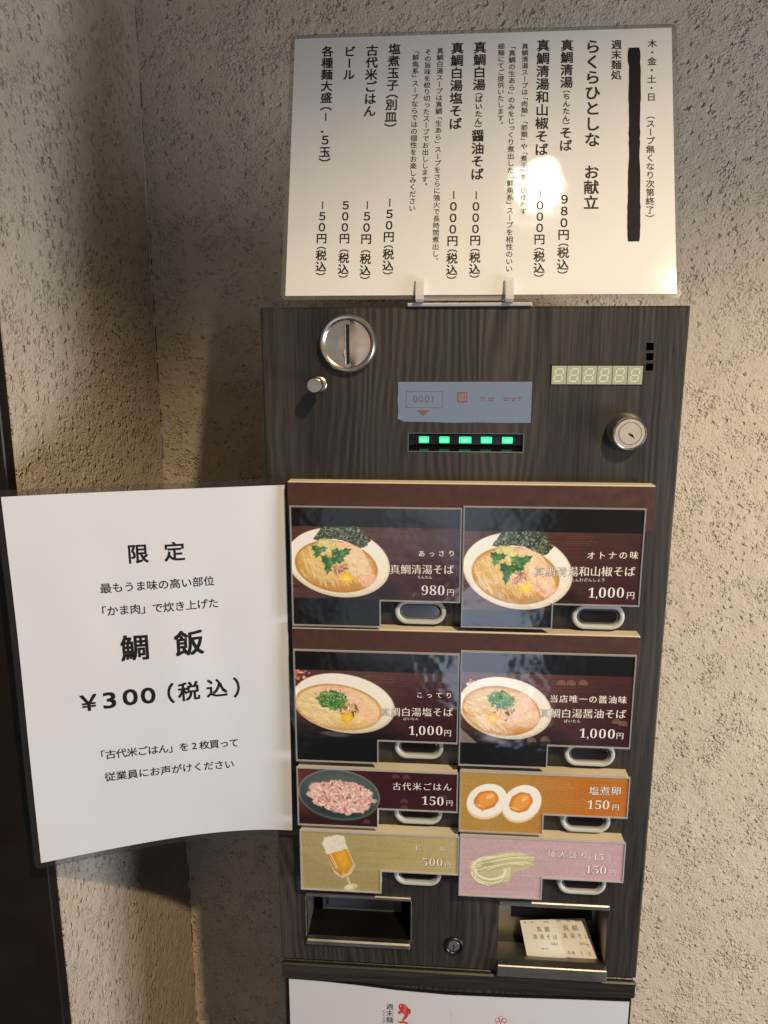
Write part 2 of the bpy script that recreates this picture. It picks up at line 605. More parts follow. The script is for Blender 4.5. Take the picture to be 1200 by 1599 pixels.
M['tape_ink'] = simple('faded_tape_ink', (0.085, 0.10, 0.145, 1), 0.6, noise=0.1)
M['tape_red'] = simple('faded_red_ink', (0.17, 0.075, 0.09, 1), 0.6, noise=0.1)
M['shade_ink'] = simple('dark_letter_edge', (0.16, 0.085, 0.06, 1), 0.4)


# ------------------------------------------------------------------ helpers: lettering
_gc = bpy.data.curves.new('glyph', 'FONT')
_go = bpy.data.objects.new('glyph', _gc)
COL.objects.link(_go)
_cache = {}


def glyph(ch, off=0.0, res=3):
    k = (ch, off, res)
    if k not in _cache:
        _gc.body = ch
        _gc.size = 1
        _gc.offset = off
        _gc.resolution_u = res
        dg = bpy.context.evaluated_depsgraph_get()
        ev = _go.evaluated_get(dg)
        me = ev.to_mesh()
        v = np.array([x.co[:2] for x in me.vertices], float).reshape(-1, 2)
        f = [tuple(p.vertices) for p in me.polygons]
        ev.to_mesh_clear()
        _cache[k] = (v, f)
    return _cache[k]


CJK_C = np.array((0.5, 0.38))


def is_wide(ch):
    return ord(ch) > 0x2E80 and ord(ch) < 0x1D000


class Text:
    """Glyph polygons laid out on a 2-D page (mm), later mapped onto a surface."""

    def __init__(self):
        self.v, self.f, self.m = [], [], []
        self.n = 0
        self.layer = 0

    def put(self, ch, x, y, size, rotate=False, off=0.0, m=0, sx=1.0, contrast=0.0, lift=0.0, slant=0.0):
        v, f = glyph(ch, min(off, 0.0))
        if not len(v):
            return
        c = CJK_C if is_wide(ch) else np.array(((v[:, 0].min() + v[:, 0].max()) / 2, 0.355))
        if ch in '０１２３４５６７８９':
            c = np.array(((v[:, 0].min() + v[:, 0].max()) / 2, 0.37))
        if off > 0:
            shifts = ((-off, -off), (off, -off), (off, off), (-off, off))
        elif contrast:
            shifts = ((-contrast, 0), (contrast, 0))
        else:
            shifts = ((0, 0),)
        for k, (dx, dy) in enumerate(shifts):
            p = (v - c) * size
            if rotate:
                p = np.c_[p[:, 1], -p[:, 0]]
            p = p * (sx, 1)
            if slant:
                p[:, 1] += p[:, 0] * slant
            p = p + (x + dx * size, y + dy * size)
            b = self.n
            z = lift + k * 0.008 + (self.layer % 3) * 0.006
            self.v += [(a[0], a[1], z) for a in p]
            self.f += [tuple(i + b for i in q) for q in f]
            self.m += [m] * len(f)
            self.n += len(p)
        self.layer += 1

    def poly(self, pts, m=0, lift=0.0):
        b = self.n
        self.v += [(p[0], p[1], lift) for p in pts]
        self.f.append(tuple(range(b, b + len(pts))))
        self.m.append(m)
        self.n += len(pts)

    def rect(self, x0, x1, y0, y1, m=0, lift=0.0):
        self.poly([(x0, y0), (x1, y0), (x1, y1), (x0, y1)], m, lift)

    def column(self, runs, x, top, bottom, xb=None, off=0.0, m=0, lift=0.0):
        """Vertical writing. runs: [(text, relative size)]; the column fills top..bottom."""
        xb = x if xb is None else xb
        cells = []
        for txt, rs in runs:
            for ch in txt:
                w = rs * (0.62 if ch in '（）()' else 0.8 if ch in '「」' else 0.6 if ch in '　' else 1.0)
                cells.append((ch, rs, w))
        total = sum(c[2] for c in cells)
        pitch = (top - bottom) / total
        y = top
        for ch, rs, w in cells:
            cell = w * pitch
            size = rs * pitch * 0.97
            cy = y - cell / 2
            if ch in '（(「':
                cy = y - cell + size / 2
            elif ch in '）)」':
                cy = y - size / 2
            t = (top - cy) / (top - bottom)
            cx = x + (xb - x) * t
            if ch == '1':
                h = size * 0.36
                self.rect(cx - size * 0.05, cx + size * 0.05, cy - h, cy + h, m, lift)
            elif ch in '、。':
                self.put(ch, cx + size * 0.55, cy + size * 0.55, size, off=off, m=m, lift=lift)
            elif ch in 'っゃゅょ':
                self.put(ch, cx + size * 0.1, cy + size * 0.08, size, off=off, m=m, lift=lift)
            elif ch in '（）()「」ー':
                self.put(ch, cx, cy, size, True, off=off, m=m, lift=lift)
            elif ch != '　':
                self.put(ch, cx, cy, size, off=off, m=m, lift=lift)
            y -= cell

    def row(self, text, a, b, size, off=0.0, m=0, lift=0.0, contrast=0.0, sx=1.0, ar=1.0, slant=0.0):
        """Horizontal writing with first glyph centred at a and last one at b."""
        n = len(text)
        for i, ch in enumerate(text):
            t = i / (n - 1) if n > 1 else 0
            x = a[0] + (b[0] - a[0]) * t
            y = a[1] + (b[1] - a[1]) * t
            if ch == ',':
                self.put(',', x, y - size * 0.40, size, off=off, m=m, lift=lift)
            elif ch != ' ' and ch != '　':
                self.put(ch, x, y, size, off=off, m=m, lift=lift, contrast=contrast, sx=sx, slant=slant)

    def build(self, name, mats, mapper, parent):
        return obj(name, [mapper(*p) for p in self.v], self.f, mats, parent, self.m)


# ------------------------------------------------------------------ helpers: printed pictures
def value_noise(h, w, cell_y, cell_x, rng, octaves=1):
    out = np.zeros((h, w))
    amp, tot = 1.0, 0.0
    for o in range(octaves):
        cy, cx = max(cell_y / 2 ** o, 1), max(cell_x / 2 ** o, 1)
        gh, gw = int(h / cy) + 3, int(w / cx) + 3
        g = rng.random((gh, gw))
        yy, xx = np.arange(h) / cy, np.arange(w) / cx
        y0, x0 = yy.astype(int), xx.astype(int)
        fy, fx = yy - y0, xx - x0
        fy, fx = fy * fy * (3 - 2 * fy), fx * fx * (3 - 2 * fx)
        a = g[y0][:, x0] * (1 - fx) + g[y0][:, x0 + 1] * fx
        b = g[y0 + 1][:, x0] * (1 - fx) + g[y0 + 1][:, x0 + 1] * fx
        out += amp * (a * (1 - fy)[:, None] + b * fy[:, None])
        tot += amp
        amp *= 0.5
    return out / tot


class Canvas:
    """A printed picture: inks laid on a fine grid of the card's face (top-left origin, mm)."""
    CELL = 0.42
    SS = 2

    def __init__(self, w, h, base, px, seed=1):
        self.w, self.h = w, h
        r = self.CELL / self.SS
        self.nx, self.ny = int(w / self.CELL) * self.SS, int(h / self.CELL) * self.SS
        self.X, self.Y = np.meshgrid((np.arange(self.nx) + 0.5) * w / self.nx, (np.arange(self.ny) + 0.5) * h / self.ny)
        self.ox, self.oy, self.sx, self.sy = px
        self.U, self.V = self.X * self.sx + self.ox, self.Y * self.sy + self.oy
        self.img = np.empty((self.ny, self.nx, 3))
        self.img[:] = base
        self.rng = np.random.default_rng(seed)

    def noise(self, cu, cv, octs=1):
        return value_noise(self.ny, self.nx, cv / self.sy * self.ny / self.h, cu / self.sx * self.nx / self.w, self.rng, octs)

    def put(self, mask, color, a=1.0):
        k = np.clip(mask * a, 0, 1)[..., None]
        self.img = self.img * (1 - k) + np.asarray(color, float) * k

    def ell(self, cu, cv, a, b, rot=0.0, soft=3.0, wob=None):
        t = math.radians(rot)
        du, dv = self.U - cu, self.V - cv
        x = du * math.cos(t) + dv * math.sin(t)
        y = -du * math.sin(t) + dv * math.cos(t)
        d = np.sqrt((x / a) ** 2 + (y / b) ** 2)
        if wob is not None:
            d = d + wob
        return np.clip((1 - d) * min(a, b) / soft + 0.5, 0, 1)

    def poly(self, pts, soft=2.5, wob=0.0):
        """Soft-edged polygon (signed distance)."""
        U, V = self.U, self.V
        if wob:
            U = U + (self.noise(14, 14, 2) - 0.5) * wob
            V = V + (self.noise(14, 14, 2) - 0.5) * wob
        ins = np.zeros(U.shape, bool)
        dist = np.full(U.shape, 1e9)
        n = len(pts)
        for i in range(n):
            (x0, y0), (x1, y1) = pts[i], pts[(i + 1) % n]
            c = ((y0 > V) != (y1 > V)) & (U < (x1 - x0) * (V - y0) / ((y1 - y0) or 1e-9) + x0)
            ins ^= c
            l2 = (x1 - x0) ** 2 + (y1 - y0) ** 2 or 1e-9
            t = np.clip(((U - x0) * (x1 - x0) + (V - y0) * (y1 - y0)) / l2, 0, 1)
            dist = np.minimum(dist, np.hypot(U - x0 - t * (x1 - x0), V - y0 - t * (y1 - y0)))
        return np.clip(np.where(ins, dist, -dist) / soft + 0.5, 0, 1)

    def line(self, pts, w, soft=2.5):
        dist = np.full(self.U.shape, 1e9)
        for (x0, y0), (x1, y1) in zip(pts[:-1], pts[1:]):
            l2 = (x1 - x0) ** 2 + (y1 - y0) ** 2 or 1e-9
            t = np.clip(((self.U - x0) * (x1 - x0) + (self.V - y0) * (y1 - y0)) / l2, 0, 1)
            dist = np.minimum(dist, np.hypot(self.U - x0 - t * (x1 - x0), self.V - y0 - t * (y1 - y0)))
        return np.clip((w / 2 - dist) / soft + 0.5, 0, 1)

    def strand(self, p0, p1, bend, n=12):
        (x0, y0), (x1, y1) = p0, p1
        cx, cy = (x0 + x1) / 2 + bend[0], (y0 + y1) / 2 + bend[1]
        return [((1 - t) ** 2 * x0 + 2 * t * (1 - t) * cx + t * t * x1, (1 - t) ** 2 * y0 + 2 * t * (1 - t) * cy + t * t * y1) for t in np.linspace(0, 1, n)]

    def build(self, name, m, parent, x0, z0, y, tabx, tabz, gain=1.22):
        """Mesh of the L-shaped face: skips cells right of tabx below tabz (mm, local)."""
        ss = self.SS
        im = self.img.reshape(self.ny // ss, ss, self.nx // ss, ss, 3).mean((1, 3)) / 255
        lin = np.where(im <= 0.04045, im / 12.92, ((np.clip(im, 0, 1) + 0.055) / 1.055) ** 2.4)
        lin = np.clip(lin * gain, 0.001, 0.84)
        ny, nx = lin.shape[:2]
        # grid lines nudged so that the notch falls exactly on one
        gx = np.linspace(0, self.w, nx + 1)
        gy = np.linspace(0, self.h, ny + 1)
        gx[np.argmin(abs(gx - tabx))] = tabx
        gy[np.argmin(abs(gy - tabz))] = tabz
        XX, ZZ = np.meshgrid(x0 + gx, z0 - gy)
        vs = np.stack([XX, np.full_like(XX, y), ZZ], -1).reshape(-1, 3) * MM - np.array(origin(parent))
        jj, ii = np.meshgrid(np.arange(ny), np.arange(nx), indexing='ij')
        keep = ~((gx[:-1][None, :] >= tabx - 1e-6) & (gy[:-1][:, None] >= tabz - 1e-6))
        jj, ii = jj[keep], ii[keep]
        W = nx + 1
        quads = np.stack([jj * W + ii, (jj + 1) * W + ii, (jj + 1) * W + ii + 1, jj * W + ii + 1], -1).astype(np.int32)
        me = bpy.data.meshes.new(name)
        me.vertices.add(len(vs))
        me.vertices.foreach_set('co', vs.ravel())
        me.loops.add(quads.size)
        me.loops.foreach_set('vertex_index', quads.ravel())
        me.polygons.add(len(quads))
        me.polygons.foreach_set('loop_start', np.arange(0, quads.size, 4, dtype=np.int32))
        me.update(calc_edges=True)
        at = me.color_attributes.new('ink', 'FLOAT_COLOR', 'CORNER')
        c = np.ones((len(quads), 4, 4), np.float32)
        c[:, :, :3] = lin[keep][:, None, :]
        at.data.foreach_set('color', c.ravel())
        me.materials.append(m)
        o = bpy.data.objects.new(name, me)
        COL.objects.link(o)
        o.parent = parent
        return o


# ------------------------------------------------------------------ walls and door
b = MB().box(-364, 1300, 300, 360, -1500, 1200)
tag(b.build('back_wall', M['stucco_back']), 'rough beige stucco wall straight behind the ticket machine', 'wall')
b = MB().box(-440, -364, -22, 299.5, -1500, 1200)
tag(b.build('side_wall', M['stucco_side']), 'narrow beige stucco wall returning forward at the left of the corner', 'wall')
sw = bpy.data.objects['side_wall']
b = MB()
rc = random.Random(11)
z = 420.0
while z > -1000:
    L = rc.uniform(4, 34)
    if rc.random() < .62:
        w = rc.uniform(.5, 1.3)
        xa, xb = rc.uniform(-.4, .4), rc.uniform(-.4, .4)
        b.add([(-363.0 + xa, 298.6, z), (-363.0 + w + xa, 298.6, z), (-363.0 + w + xb, 298.6, z - L), (-363.0 + xb, 298.6, z - L)], [(0, 1, 2, 3)])
    z -= L + rc.uniform(1, 16)
b.build('corner_crack', simple('crack_brown', (0.05, 0.04, 0.03, 1), 0.9), sw)  # thin dark brown slivers forming a broken crack line along the corner
b = MB().box(-470, -364.6, -36, -22.3, -1500, 1200, c=1.0)
tag(b.build('door_frame', M['door']), 'dark brown wooden door post covering the end of the side wall', 'door frame')
b = MB().box(-1000, -470.5, -33, -8, -1500, 1200, c=1.0)
tag(b.build('door_panel', M['door']), 'almost black door leaf left of the dark post', 'door')

# ------------------------------------------------------------------ ticket machine
tm = empty('ticket_machine', (0, 150, -597.4), 'dark wood-grain meal ticket machine with picture cards and oval buttons', 'ticket machine')
W2, HB = 165.0, 597.4
holes = [(-139.0, -43.0, -569.0, -524.0), (38.0, 136.0, -585.0, -525.0), (-47.4, 43.4, -112.0, -98.0),
         (134.0, 139.6, -33.0, -27.5), (134.4, 140.0, -40.6, -35.1), (134.8, 140.4, -48.4, -42.9)]
C = 1.6
xs = sorted({-W2 + C, W2 - C} | {h[0] for h in holes} | {h[1] for h in holes})
zs = sorted({-HB + C, -C} | {h[2] for h in holes} | {h[3] for h in holes})
b = MB()
for i in range(len(xs) - 1):
    for j in range(len(zs) - 1):
        cx, cz = (xs[i] + xs[i + 1]) / 2, (zs[j] + zs[j + 1]) / 2
        if any(h[0] < cx < h[1] and h[2] < cz < h[3] for h in holes):
            continue
        b.add([(xs[i], 0, zs[j]), (xs[i + 1], 0, zs[j]), (xs[i + 1], 0, zs[j + 1]), (xs[i], 0, zs[j + 1])], [(0, 1, 2, 3)])
inner = [(-W2 + C, -C), (W2 - C, -C), (W2 - C, -HB + C), (-W2 + C, -HB + C)]


def rounded(x0, x1, z0, z1, r, n=5):
    out = []
    for cx, cz, a0 in ((x1 - r, z1 - r, 0), (x0 + r, z1 - r, 90), (x0 + r, z0 + r, 180), (x1 - r, z0 + r, 270)):
        for k in range(n + 1):
            a = math.radians(a0 + 90 * k / n)
            out.append((cx + r * math.cos(a), cz + r * math.sin(a)))
    return out


outer = [(-W2, 0), (W2, 0), (W2, -HB), (-W2, -HB)]
vs = [(x, 0, z) for x, z in inner] + [(x, C, z) for x, z in outer] + [(x, 22, z) for x, z in outer]
fs = [(i, i + 4, (i + 1) % 4 + 4, (i + 1) % 4) for i in range(4)] + [(i + 4, i + 8, (i + 1) % 4 + 8, (i + 1) % 4 + 4) for i in range(4)]
b.add(vs, fs, 0)
b.build('front_panel', [M['wood']], tm)
MB().box(-W2 + 1, W2 - 1, 80, 299, -HB + 1, -1, c=2).build('casing', M['body'], tm)
b = MB()
for z0, z1 in ((-HB + 1, -HB + 4), (-4, -1)):
    b.box(-W2 + 1, W2 - 1, 22, 80, z0, z1)
for x0, x1 in ((-W2 + 1, -W2 + 4), (W2 - 4, W2 - 1)):
    b.box(x0, x1, 22, 80, -HB + 4, -4)
b.build('casing_rim', M['body'], tm)


def recess(name, h, depth, m, parent, slope=0.0):
    """Open-fronted tray lining behind a hole in the front panel."""
    x0, x1, z0, z1 = h
    e = 0.0
    vs = [(x0, e, z0), (x1, e, z0), (x1, e, z1), (x0, e, z1), (x0, depth, z0 + slope), (x1, depth, z0 + slope), (x1, depth, z1), (x0, depth, z1)]
    fs = [(0, 1, 5, 4), (1, 2, 6, 5), (2, 3, 7, 6), (3, 0, 4, 7), (4, 5, 6, 7)]
    mb = MB()
    mb.add(vs, fs)
    return mb.build(name, m, parent)


# coin slot
b = MB().lathe(-95.4, -28.0, [(22.4, 0), (22.4, -3.5), (21.8, -5.4), (20.6, -6.4), (19.4, -6.2), (18.6, -5.0), (18.2, -3.0), (17.9, -2.6)], 56)
coin = b.build('coin_slot', M['satin'], tm)
bp = MB()
seg = 48
pts = [(-95.4 + 17.9 * math.cos(2 * math.pi * k / seg), -28.0 + 17.9 * math.sin(2 * math.pi * k / seg)) for k in range(seg)]
# face plate: two very slightly dished halves either side of the slot
for s in (-1, 1):
    half = [p for p in pts if (p[0] + 95.4) * s > 1.6]
    half.sort(key=lambda p: p[1])
    zz = [p[1] for p in half]
    vs, fs = [], []
    for x, z in half:
        n_ = 5
        for k in range(n_):
            t = k / (n_ - 1)
            xx = (-95.4 + 1.3 * s) * (1 - t) + x * t
            dd = -2.9 - 0.55 * math.sin(math.pi * 0.5 * t) * s + 0.5 * ((z + 28) / 18) ** 2
            vs.append((xx, dd, z))
    for i in range(len(half) - 1):
        for k in range(4):
            a = i * 5 + k
            fs.append((a, a + 1, a + 6, a + 5) if s > 0 else (a, a + 5, a + 6, a + 1))
    bp.add(vs, fs, 0, True)
bp.build('slot_plate', M['chrome'], coin)
MB().box(-96.6, -94.2, -3.15, -1.0, -43.5, -13.2).build('slot_opening', M['matte_black'], coin)
MB().box(-98.0, -96.7, -4.0, -1.0, -43.9, -12.9, c=0.3).build('slot_lip', M['satin'], coin)

# coin return knob
b = MB().lathe(-119.0, -59.4, [(6.2, 0), (6.2, -1.4), (5.4, -2.0), (2.6, -2.0), (2.6, -13)], 28)
knob = b.build('return_knob', M['satin'], tm)
MB().lathe(-119.0, -59.4, [(5.0, -13), (5.7, -13.6), (5.7, -24.2), (5.2, -25.0), (0.01, -25.0)], 32).build('knob_head', M['satin'], knob)

# tape over the note inlet
tz = [(-56.0, -57.4), (48.8, -57.0), (48.8, -89.0), (30, -89.2), (8, -88.9), (-14, -89.3), (-30, -88.8), (-51.0, -88.7), (-53.5, -87.4), (-56.2, -86.6), (-55.7, -80), (-56.3, -72), (-55.8, -64)]
tape = MB().prism(tz, -0.42, -0.22).build('tape', M['tape'], tm)
t = Text()
for ch, x in zip('0001', (-42.2, -37.6, -33.0, -28.4)):
    t.put(ch, x, -70.6, 8.0, sx=-1)
for x0, x1, z0, z1 in ((-49.5, -20.5, -65.0, -64.7), (-49.5, -20.5, -77.6, -77.3), (-49.5, -49.2, -77.6, -64.7), (-20.8, -20.5, -77.6, -64.7)):
    t.rect(x0, x1, z0, z1)
t.poly([(-41, -79.6), (-31, -79.6), (-36, -84.2)], 1)
t.rect(-9.2, -1.4, -73.2, -65.2, 1)
for x, z, w in ((9, -69, 4), (15, -69.5, 5), (27, -69.2, 5), (33, -69.6, 4), (38, -69, 3)):
    t.rect(x, x + w, z - 0.9, z, 1)
    t.rect(x + 0.6, x + w - 0.9, z - 2.6, z - 1.8, 1)
t.build('faded_print', [M['tape_ink'], M['tape_red']], lambda x, z, l: (x, -0.25 - l * 0.01 - 0.2, z), tape)
t = Text()
t.put('国', -5.3, -69.2, 6.5, sx=-1)
t.build('faded_stamp', [simple('stamp_paper', (0.30, 0.22, 0.24, 1), 0.6)], lambda x, z, l: (x, -0.56, z), tape)

# green indicator lamps in their window
win = recess('lamp_window', holes[2], 9, M['gloss_black'], tm, 4.0)
MB().box(-42.5, 39.0, 6.0, 8.8, -107.6, -99.2, c=0.4).build('lamp_bar', M['gloss_black'], win)
for x, w in ((-35.2, 8.0), (-18.8, 8.2), (-2.0, 9.8), (14.9, 8.8), (31.6, 8.4)):
    l = MB().box(x - w / 2, x + w / 2, 4.4, 6.0, -106.2, -100.9, c=0.5).build('lamp', M['led'], win)
    MB().box(x - w * 0.36, x + w * 0.36, 4.0, 4.4, -105.2, -102.4, c=0.15).build('lamp_core', M['led_hot'], win)
b = MB().ring([(-48.2, -97.4), (44.2, -97.4), (44.2, -112.8), (-48.2, -112.8)], [(-47.4, -98.0), (43.4, -98.0), (43.4, -112.0), (-47.4, -112.0)], -0.5, 0.2)
b.build('lamp_window_rim', M['smoke'], win)

# price display
disp = MB().box(62.6, 133.0, -0.25, -0.02, -59.6, -44.0).build('price_display', M['matte_black'], tm)
for k in range(6):
    x0 = 63.4 + k * 11.58
    d = MB().box(x0, x0 + 11.2, -1.1, -0.25, -58.9, -44.7, c=0.15).build('digit', M['digit'], disp)
    t = Text()
    sk = 0.14
    cx, cz, w, h = x0 + 5.5, -51.8, 5.8, 9.4
    S2 = lambda x, z: (cx + x + (z) * sk, cz + z)
    e1, th = w / 2, 1.0
    for z in (h / 2, 0, -h / 2):
        t.poly([S2(-e1 + .5, z - th / 2), S2(e1 - .5, z - th / 2), S2(e1 - .5, z + th / 2), S2(-e1 + .5, z + th / 2)])
    for x in (-e1, e1):
        for za, zb in ((0.7, h / 2 - .6), (-h / 2 + .6, -0.7)):
            t.poly([S2(x - th / 2, za), S2(x + th / 2, za), S2(x + th / 2, zb), S2(x - th / 2, zb)])
    t.build('segments', M['segment'], lambda x, z, l: (x, -1.14, z), d)

for h in holes[3:]:
    recess('vent_hole', h, 8, M['matte_black'], tm)

# door lock
b = MB().lathe(123.0, -95.6, [(15.4, 0), (15.4, -3.2), (14.9, -6.5), (13.6, -10.5), (12.6, -13.2), (12.0, -13.8), (11.3, -13.9), (11.1, -13.6), (8.8, -13.6)], 56)
lock = b.build('lock', M['chrome'], tm)
MB().lathe(123.0, -95.6, [(11.1, -13.65), (8.9, -13.75), (8.7, -13.3), (8.4, -13.3), (8.2, -13.8), (0.01, -13.8)], 48).build('lock_face', M['lockface'], lock)
t = Text()
kp = lambda pts: [(123.8 + (x * .85 - z * .5), -97.0 + (x * .5 * -1 - z * -.85)) for x, z in pts]
t.poly(kp([(-2.8, -1.0), (2.6, -1.6), (2.6, 1.6), (-0.4, 1.7), (-0.4, 0.4), (-2.8, 0.3)]))
t.poly(kp([(-1.2, 2.2), (2.8, 2.4), (2.8, 1.0), (-1.2, 1.2)]))
t.build('key_hole', M['matte_black'], lambda x, z, l: (x, -13.9, z), lock)

# small cam lock by the trays
b = MB().lathe(-2.3, -572.0, [(9.0, 0), (9.0, -1.2), (8.2, -2.2), (7.0, -2.4), (6.2, -1.8), (5.8, -0.8)], 40)
cl = b.build('cam_lock', M['black'], tm)
MB().lathe(-2.3, -572.0, [(5.8, -0.7), (5.0, -1.4), (0.01, -1.4)], 32).build('lock_core', M['smoke'], cl)
MB().box(-2.9, -1.7, -1.6, -1.3, -575.6, -570.2).build('key_hole', M['matte_black'], cl)

# change tray (left) and ticket tray (right)
ct_ = recess('change_tray', holes[0], 46, M['black'], tm, 6)
vs = [(-138.6, 0.5, -569), (-138.6, 0.5, -524), (-138.0, 45, -524), (-138.0, 45, -563)]
obj('tray_side', vs, [(0, 1, 2, 3)], M['steel'], ct_)
MB().box(-139.6, -42.4, -2.6, 6, -526.6, -522.6, c=0.9).build('tray_top_lip', M['steel'], ct_)
MB().box(-139.4, -42.6, -6.0, 5, -575.4, -569.2, c=1.3).build('tray_bottom_lip', M['steel'], ct_)
MB().box(-140.4, -139.5, -2.2, 3, -569.0, -526.8, c=0.3).build('tray_edge', M['satin'], ct_)
MB().box(-42.5, -41.6, -2.2, 3, -569.0, -526.8, c=0.3).build('tray_edge', M['satin'], ct_)
fl = MB().box(-130, -52, 30, 33, -566, -529, c=1.0)
fl.box(-124, -58, 28.5, 29.9, -560, -540, c=0.8)
fl.build('tray_flap', M['smoke'], ct_)

tt = recess('ticket_tray', holes[1], 42, M['steel'], tm, -11)
MB().box(37.4, 136.6, -1.6, 6, -526.4, -521.4, c=0.9).build('tray_top_lip', M['steel'], tt)
MB().box(37.6, 136.4, -7.0, 3, -597.0, -584.6, c=0.8).build('tray_bottom_lip', M['steel'], tt)
obj('tray_side', [(135.6, 0.5, -585), (135.6, 0.5, -525), (134.5, 41, -525), (134.5, 41, -577)], [(0, 1, 2, 3)], M['steel'], tt)
MB().box(54, 131, 40.5, 41.5, -572, -533).build('ticket_outlet', M['matte_black'], tt)

# wide header strips
h1 = MB().box(-144.2, 145.4, -12, -0.02, -172.5, -136.0, c=0.3).build('header_strip', M['board'], tm)
MB().box(-144.2, 145.4, -13.0, -12.05, -172.5, -136.9, c=0.2).build('strip_face', M['maroon'], h1)
h2 = MB().box(-143.6, 142.4, -12, -0.02, -300, -260.0, c=0.3).build('header_strip', M['board'], tm)
MB().box(-143.6, 142.4, -13.0, -12.05, -300, -261.0, c=0.2).build('strip_face', M['maroon'], h2)
for o, t_ in ((h1, -146.0), (h2, -271.0)):
    tx = Text()
    tx.rect(-144.0, 142.0, t_ - 7.2, t_ - 6.9)
    tx.build('strip_line', simple('strip_line_ink', (0.085, 0.04, 0.03, 1), 0.5), lambda x, z, l: (x, -13.06, z), o)

# oval buttons
for cx, zl in ((-36.4, (-246.0, -369.3, -432.8, -495.0)), (109.2, (-246.6, -370.2, -433.7, -495.8))):
    for cz in zl:
        n = 18

        def stad(w, h, cx=cx, cz=cz):
            r = h / 2
            out = []
            for k in range(n + 1):
                a = math.radians(-90 + 180 * k / n)
                out.append((cx + w / 2 - r + r * math.cos(a), cz + r * math.sin(a)))
            for k in range(n + 1):
                a = math.radians(90 + 180 * k / n)
                out.append((cx - w / 2 + r + r * math.cos(a), cz + r * math.sin(a)))
            return out
        bt = MB()
        prof = [(43.0, 22.0, -0.02), (42.8, 21.8, -5.2), (42.2, 21.2, -6.3), (41.0, 20.0, -6.9), (36.4, 15.4, -7.0), (35.2, 14.2, -6.4), (34.6, 13.6, -5.0), (34.2, 13.2, -3.2)]
        rows = [stad(w, h) for w, h, y in prof]
        nn = len(rows[0])
        vs = [(x, prof[i][2], z) for i, r in enumerate(rows) for x, z in r]
        fs = [(i * nn + k, i * nn + (k + 1) % nn, (i + 1) * nn + (k + 1) % nn, (i + 1) * nn + k) for i in range(len(rows) - 1) for k in range(nn)]
        bt.add(vs, fs, 0, True)
        btn = bt.build('button', M['white'], tm)
        ln = MB()
        prof = [(34.0, 13.0, -3.4), (33.2, 12.2, -4.6), (31.0, 10.2, -5.2)]
        rows = [stad(w, h) for w, h, y in prof]
        vs = [(x, prof[i][2], z) for i, r in enumerate(rows) for x, z in r]
        fs = [(i * nn + k, i * nn + (k + 1) % nn, (i + 1) * nn + (k + 1) % nn, (i + 1) * nn + k) for i in range(len(rows) - 1) for k in range(nn)]
        ln.add(vs, fs, 1, True)
        ln.add(rows_ := [(x, -5.2, z) for x, z in rows[-1]], [tuple(range(nn))], 0)
        ln.build('lens', [M['lens'], M['smoke']], btn)
# ------------------------------------------------------------------ picture cards
CARDS = {  # x0, x1, top, main bottom, tab right edge, tab bottom, crop origin and scale of the picture's own units
    1: (-142.7, -3.9, -155.6, -234.5, -68.8, -257.5, (48, 200, 7.77, 7.68)),
    2: (-2.9, 139.1, -153.8, -234.2, 70.9, -255.2, (15, 187, 7.55, 7.05)),
    3: (-142.7, -3.4, -278.8, -360.3, -70.9, -381.7, (72, 188, 7.47, 7.03)),
    4: (-2.4, 140.0, -275.8, -359.0, 72.4, -380.0, (37, 142, 7.26, 6.62)),
    5: (-142.6, -2.2, -387.6, -425.5, -71.0, -444.0, (54, 74, 7.46, 7.1)),
    6: (-1.0, 142.2, -385.3, -424.0, 71.6, -443.3, (31, 97, 7.22, 6.78)),
    7: (-141.3, -0.2, -448.9, -487.0, -68.4, -509.0, (74, 480, 7.33, 6.8)),
    8: (0.2, 142.6, -447.3, -486.2, 73.2, -507.2, (31, 488, 7.06, 6.37)),
}


def grain(cv, base, dark, cu=160, cv_=5):
    n = cv.noise(cu, cv_, 3)[..., None]
    return np.asarray(base) * (1 - n) + np.asarray(dark) * n


def cloud_lines(cv, u, v, w, n, color, a, r=9):
    """The thin stacked cloud motif printed faintly on the backgrounds."""
    rng = cv.rng
    for k in range(n):
        vv = v + k * r * 1.5
        u0, u1 = u + rng.uniform(-25, 10), u + w + rng.uniform(-25, 20)
        cv.put(cv.line([(u0, vv), (u1, vv)], 1.6, 2), color, a)
        cv.put(cv.line([(u1, vv), (u1 + r * .6, vv + r * .4), (u1 + r * .6, vv + r), (u1, vv + r * 1.5)], 1.6, 2), color, a)


def fans(cv, pts, color, a, r=22):
    for u, v in pts:
        k = np.clip((r - np.hypot(cv.U - u, (cv.V - v) * 1.1)) / 2, 0, 1) * np.clip((v + r * .25 - cv.V) / 2, 0, 1)
        cv.put(k, color, a)
        cv.put(np.clip(1.4 - abs(np.hypot(cv.U - u, (cv.V - v) * 1.1) - r * .6) / 1.5, 0, 1) * k, (40, 15, 15), a)


def noodles(cv, n, u0, u1, v0, v1, clip, tones, ang=28, w=7):
    rng = cv.rng
    for k in range(n):
        u, v = rng.uniform(u0, u1), rng.uniform(v0, v1)
        L = rng.uniform(60, 150)
        a = math.radians(ang + rng.uniform(-22, 22))
        p0 = (u - math.cos(a) * L / 2, v - math.sin(a) * L / 2)
        p1 = (u + math.cos(a) * L / 2, v + math.sin(a) * L / 2)
        s = cv.strand(p0, p1, (rng.uniform(-10, 10), rng.uniform(-26, 4)), 8)
        c = np.array(tones[rng.integers(len(tones))]) + rng.uniform(-12, 12)
        sh = [(x + 2.4, y + 3.6) for x, y in s]
        cv.put(cv.line(sh, w * .9, 4) * clip, np.array(tones[0]) * 0.72, 0.28)
        cv.put(cv.line(s, w * .72, 4) * clip, c, 0.6)


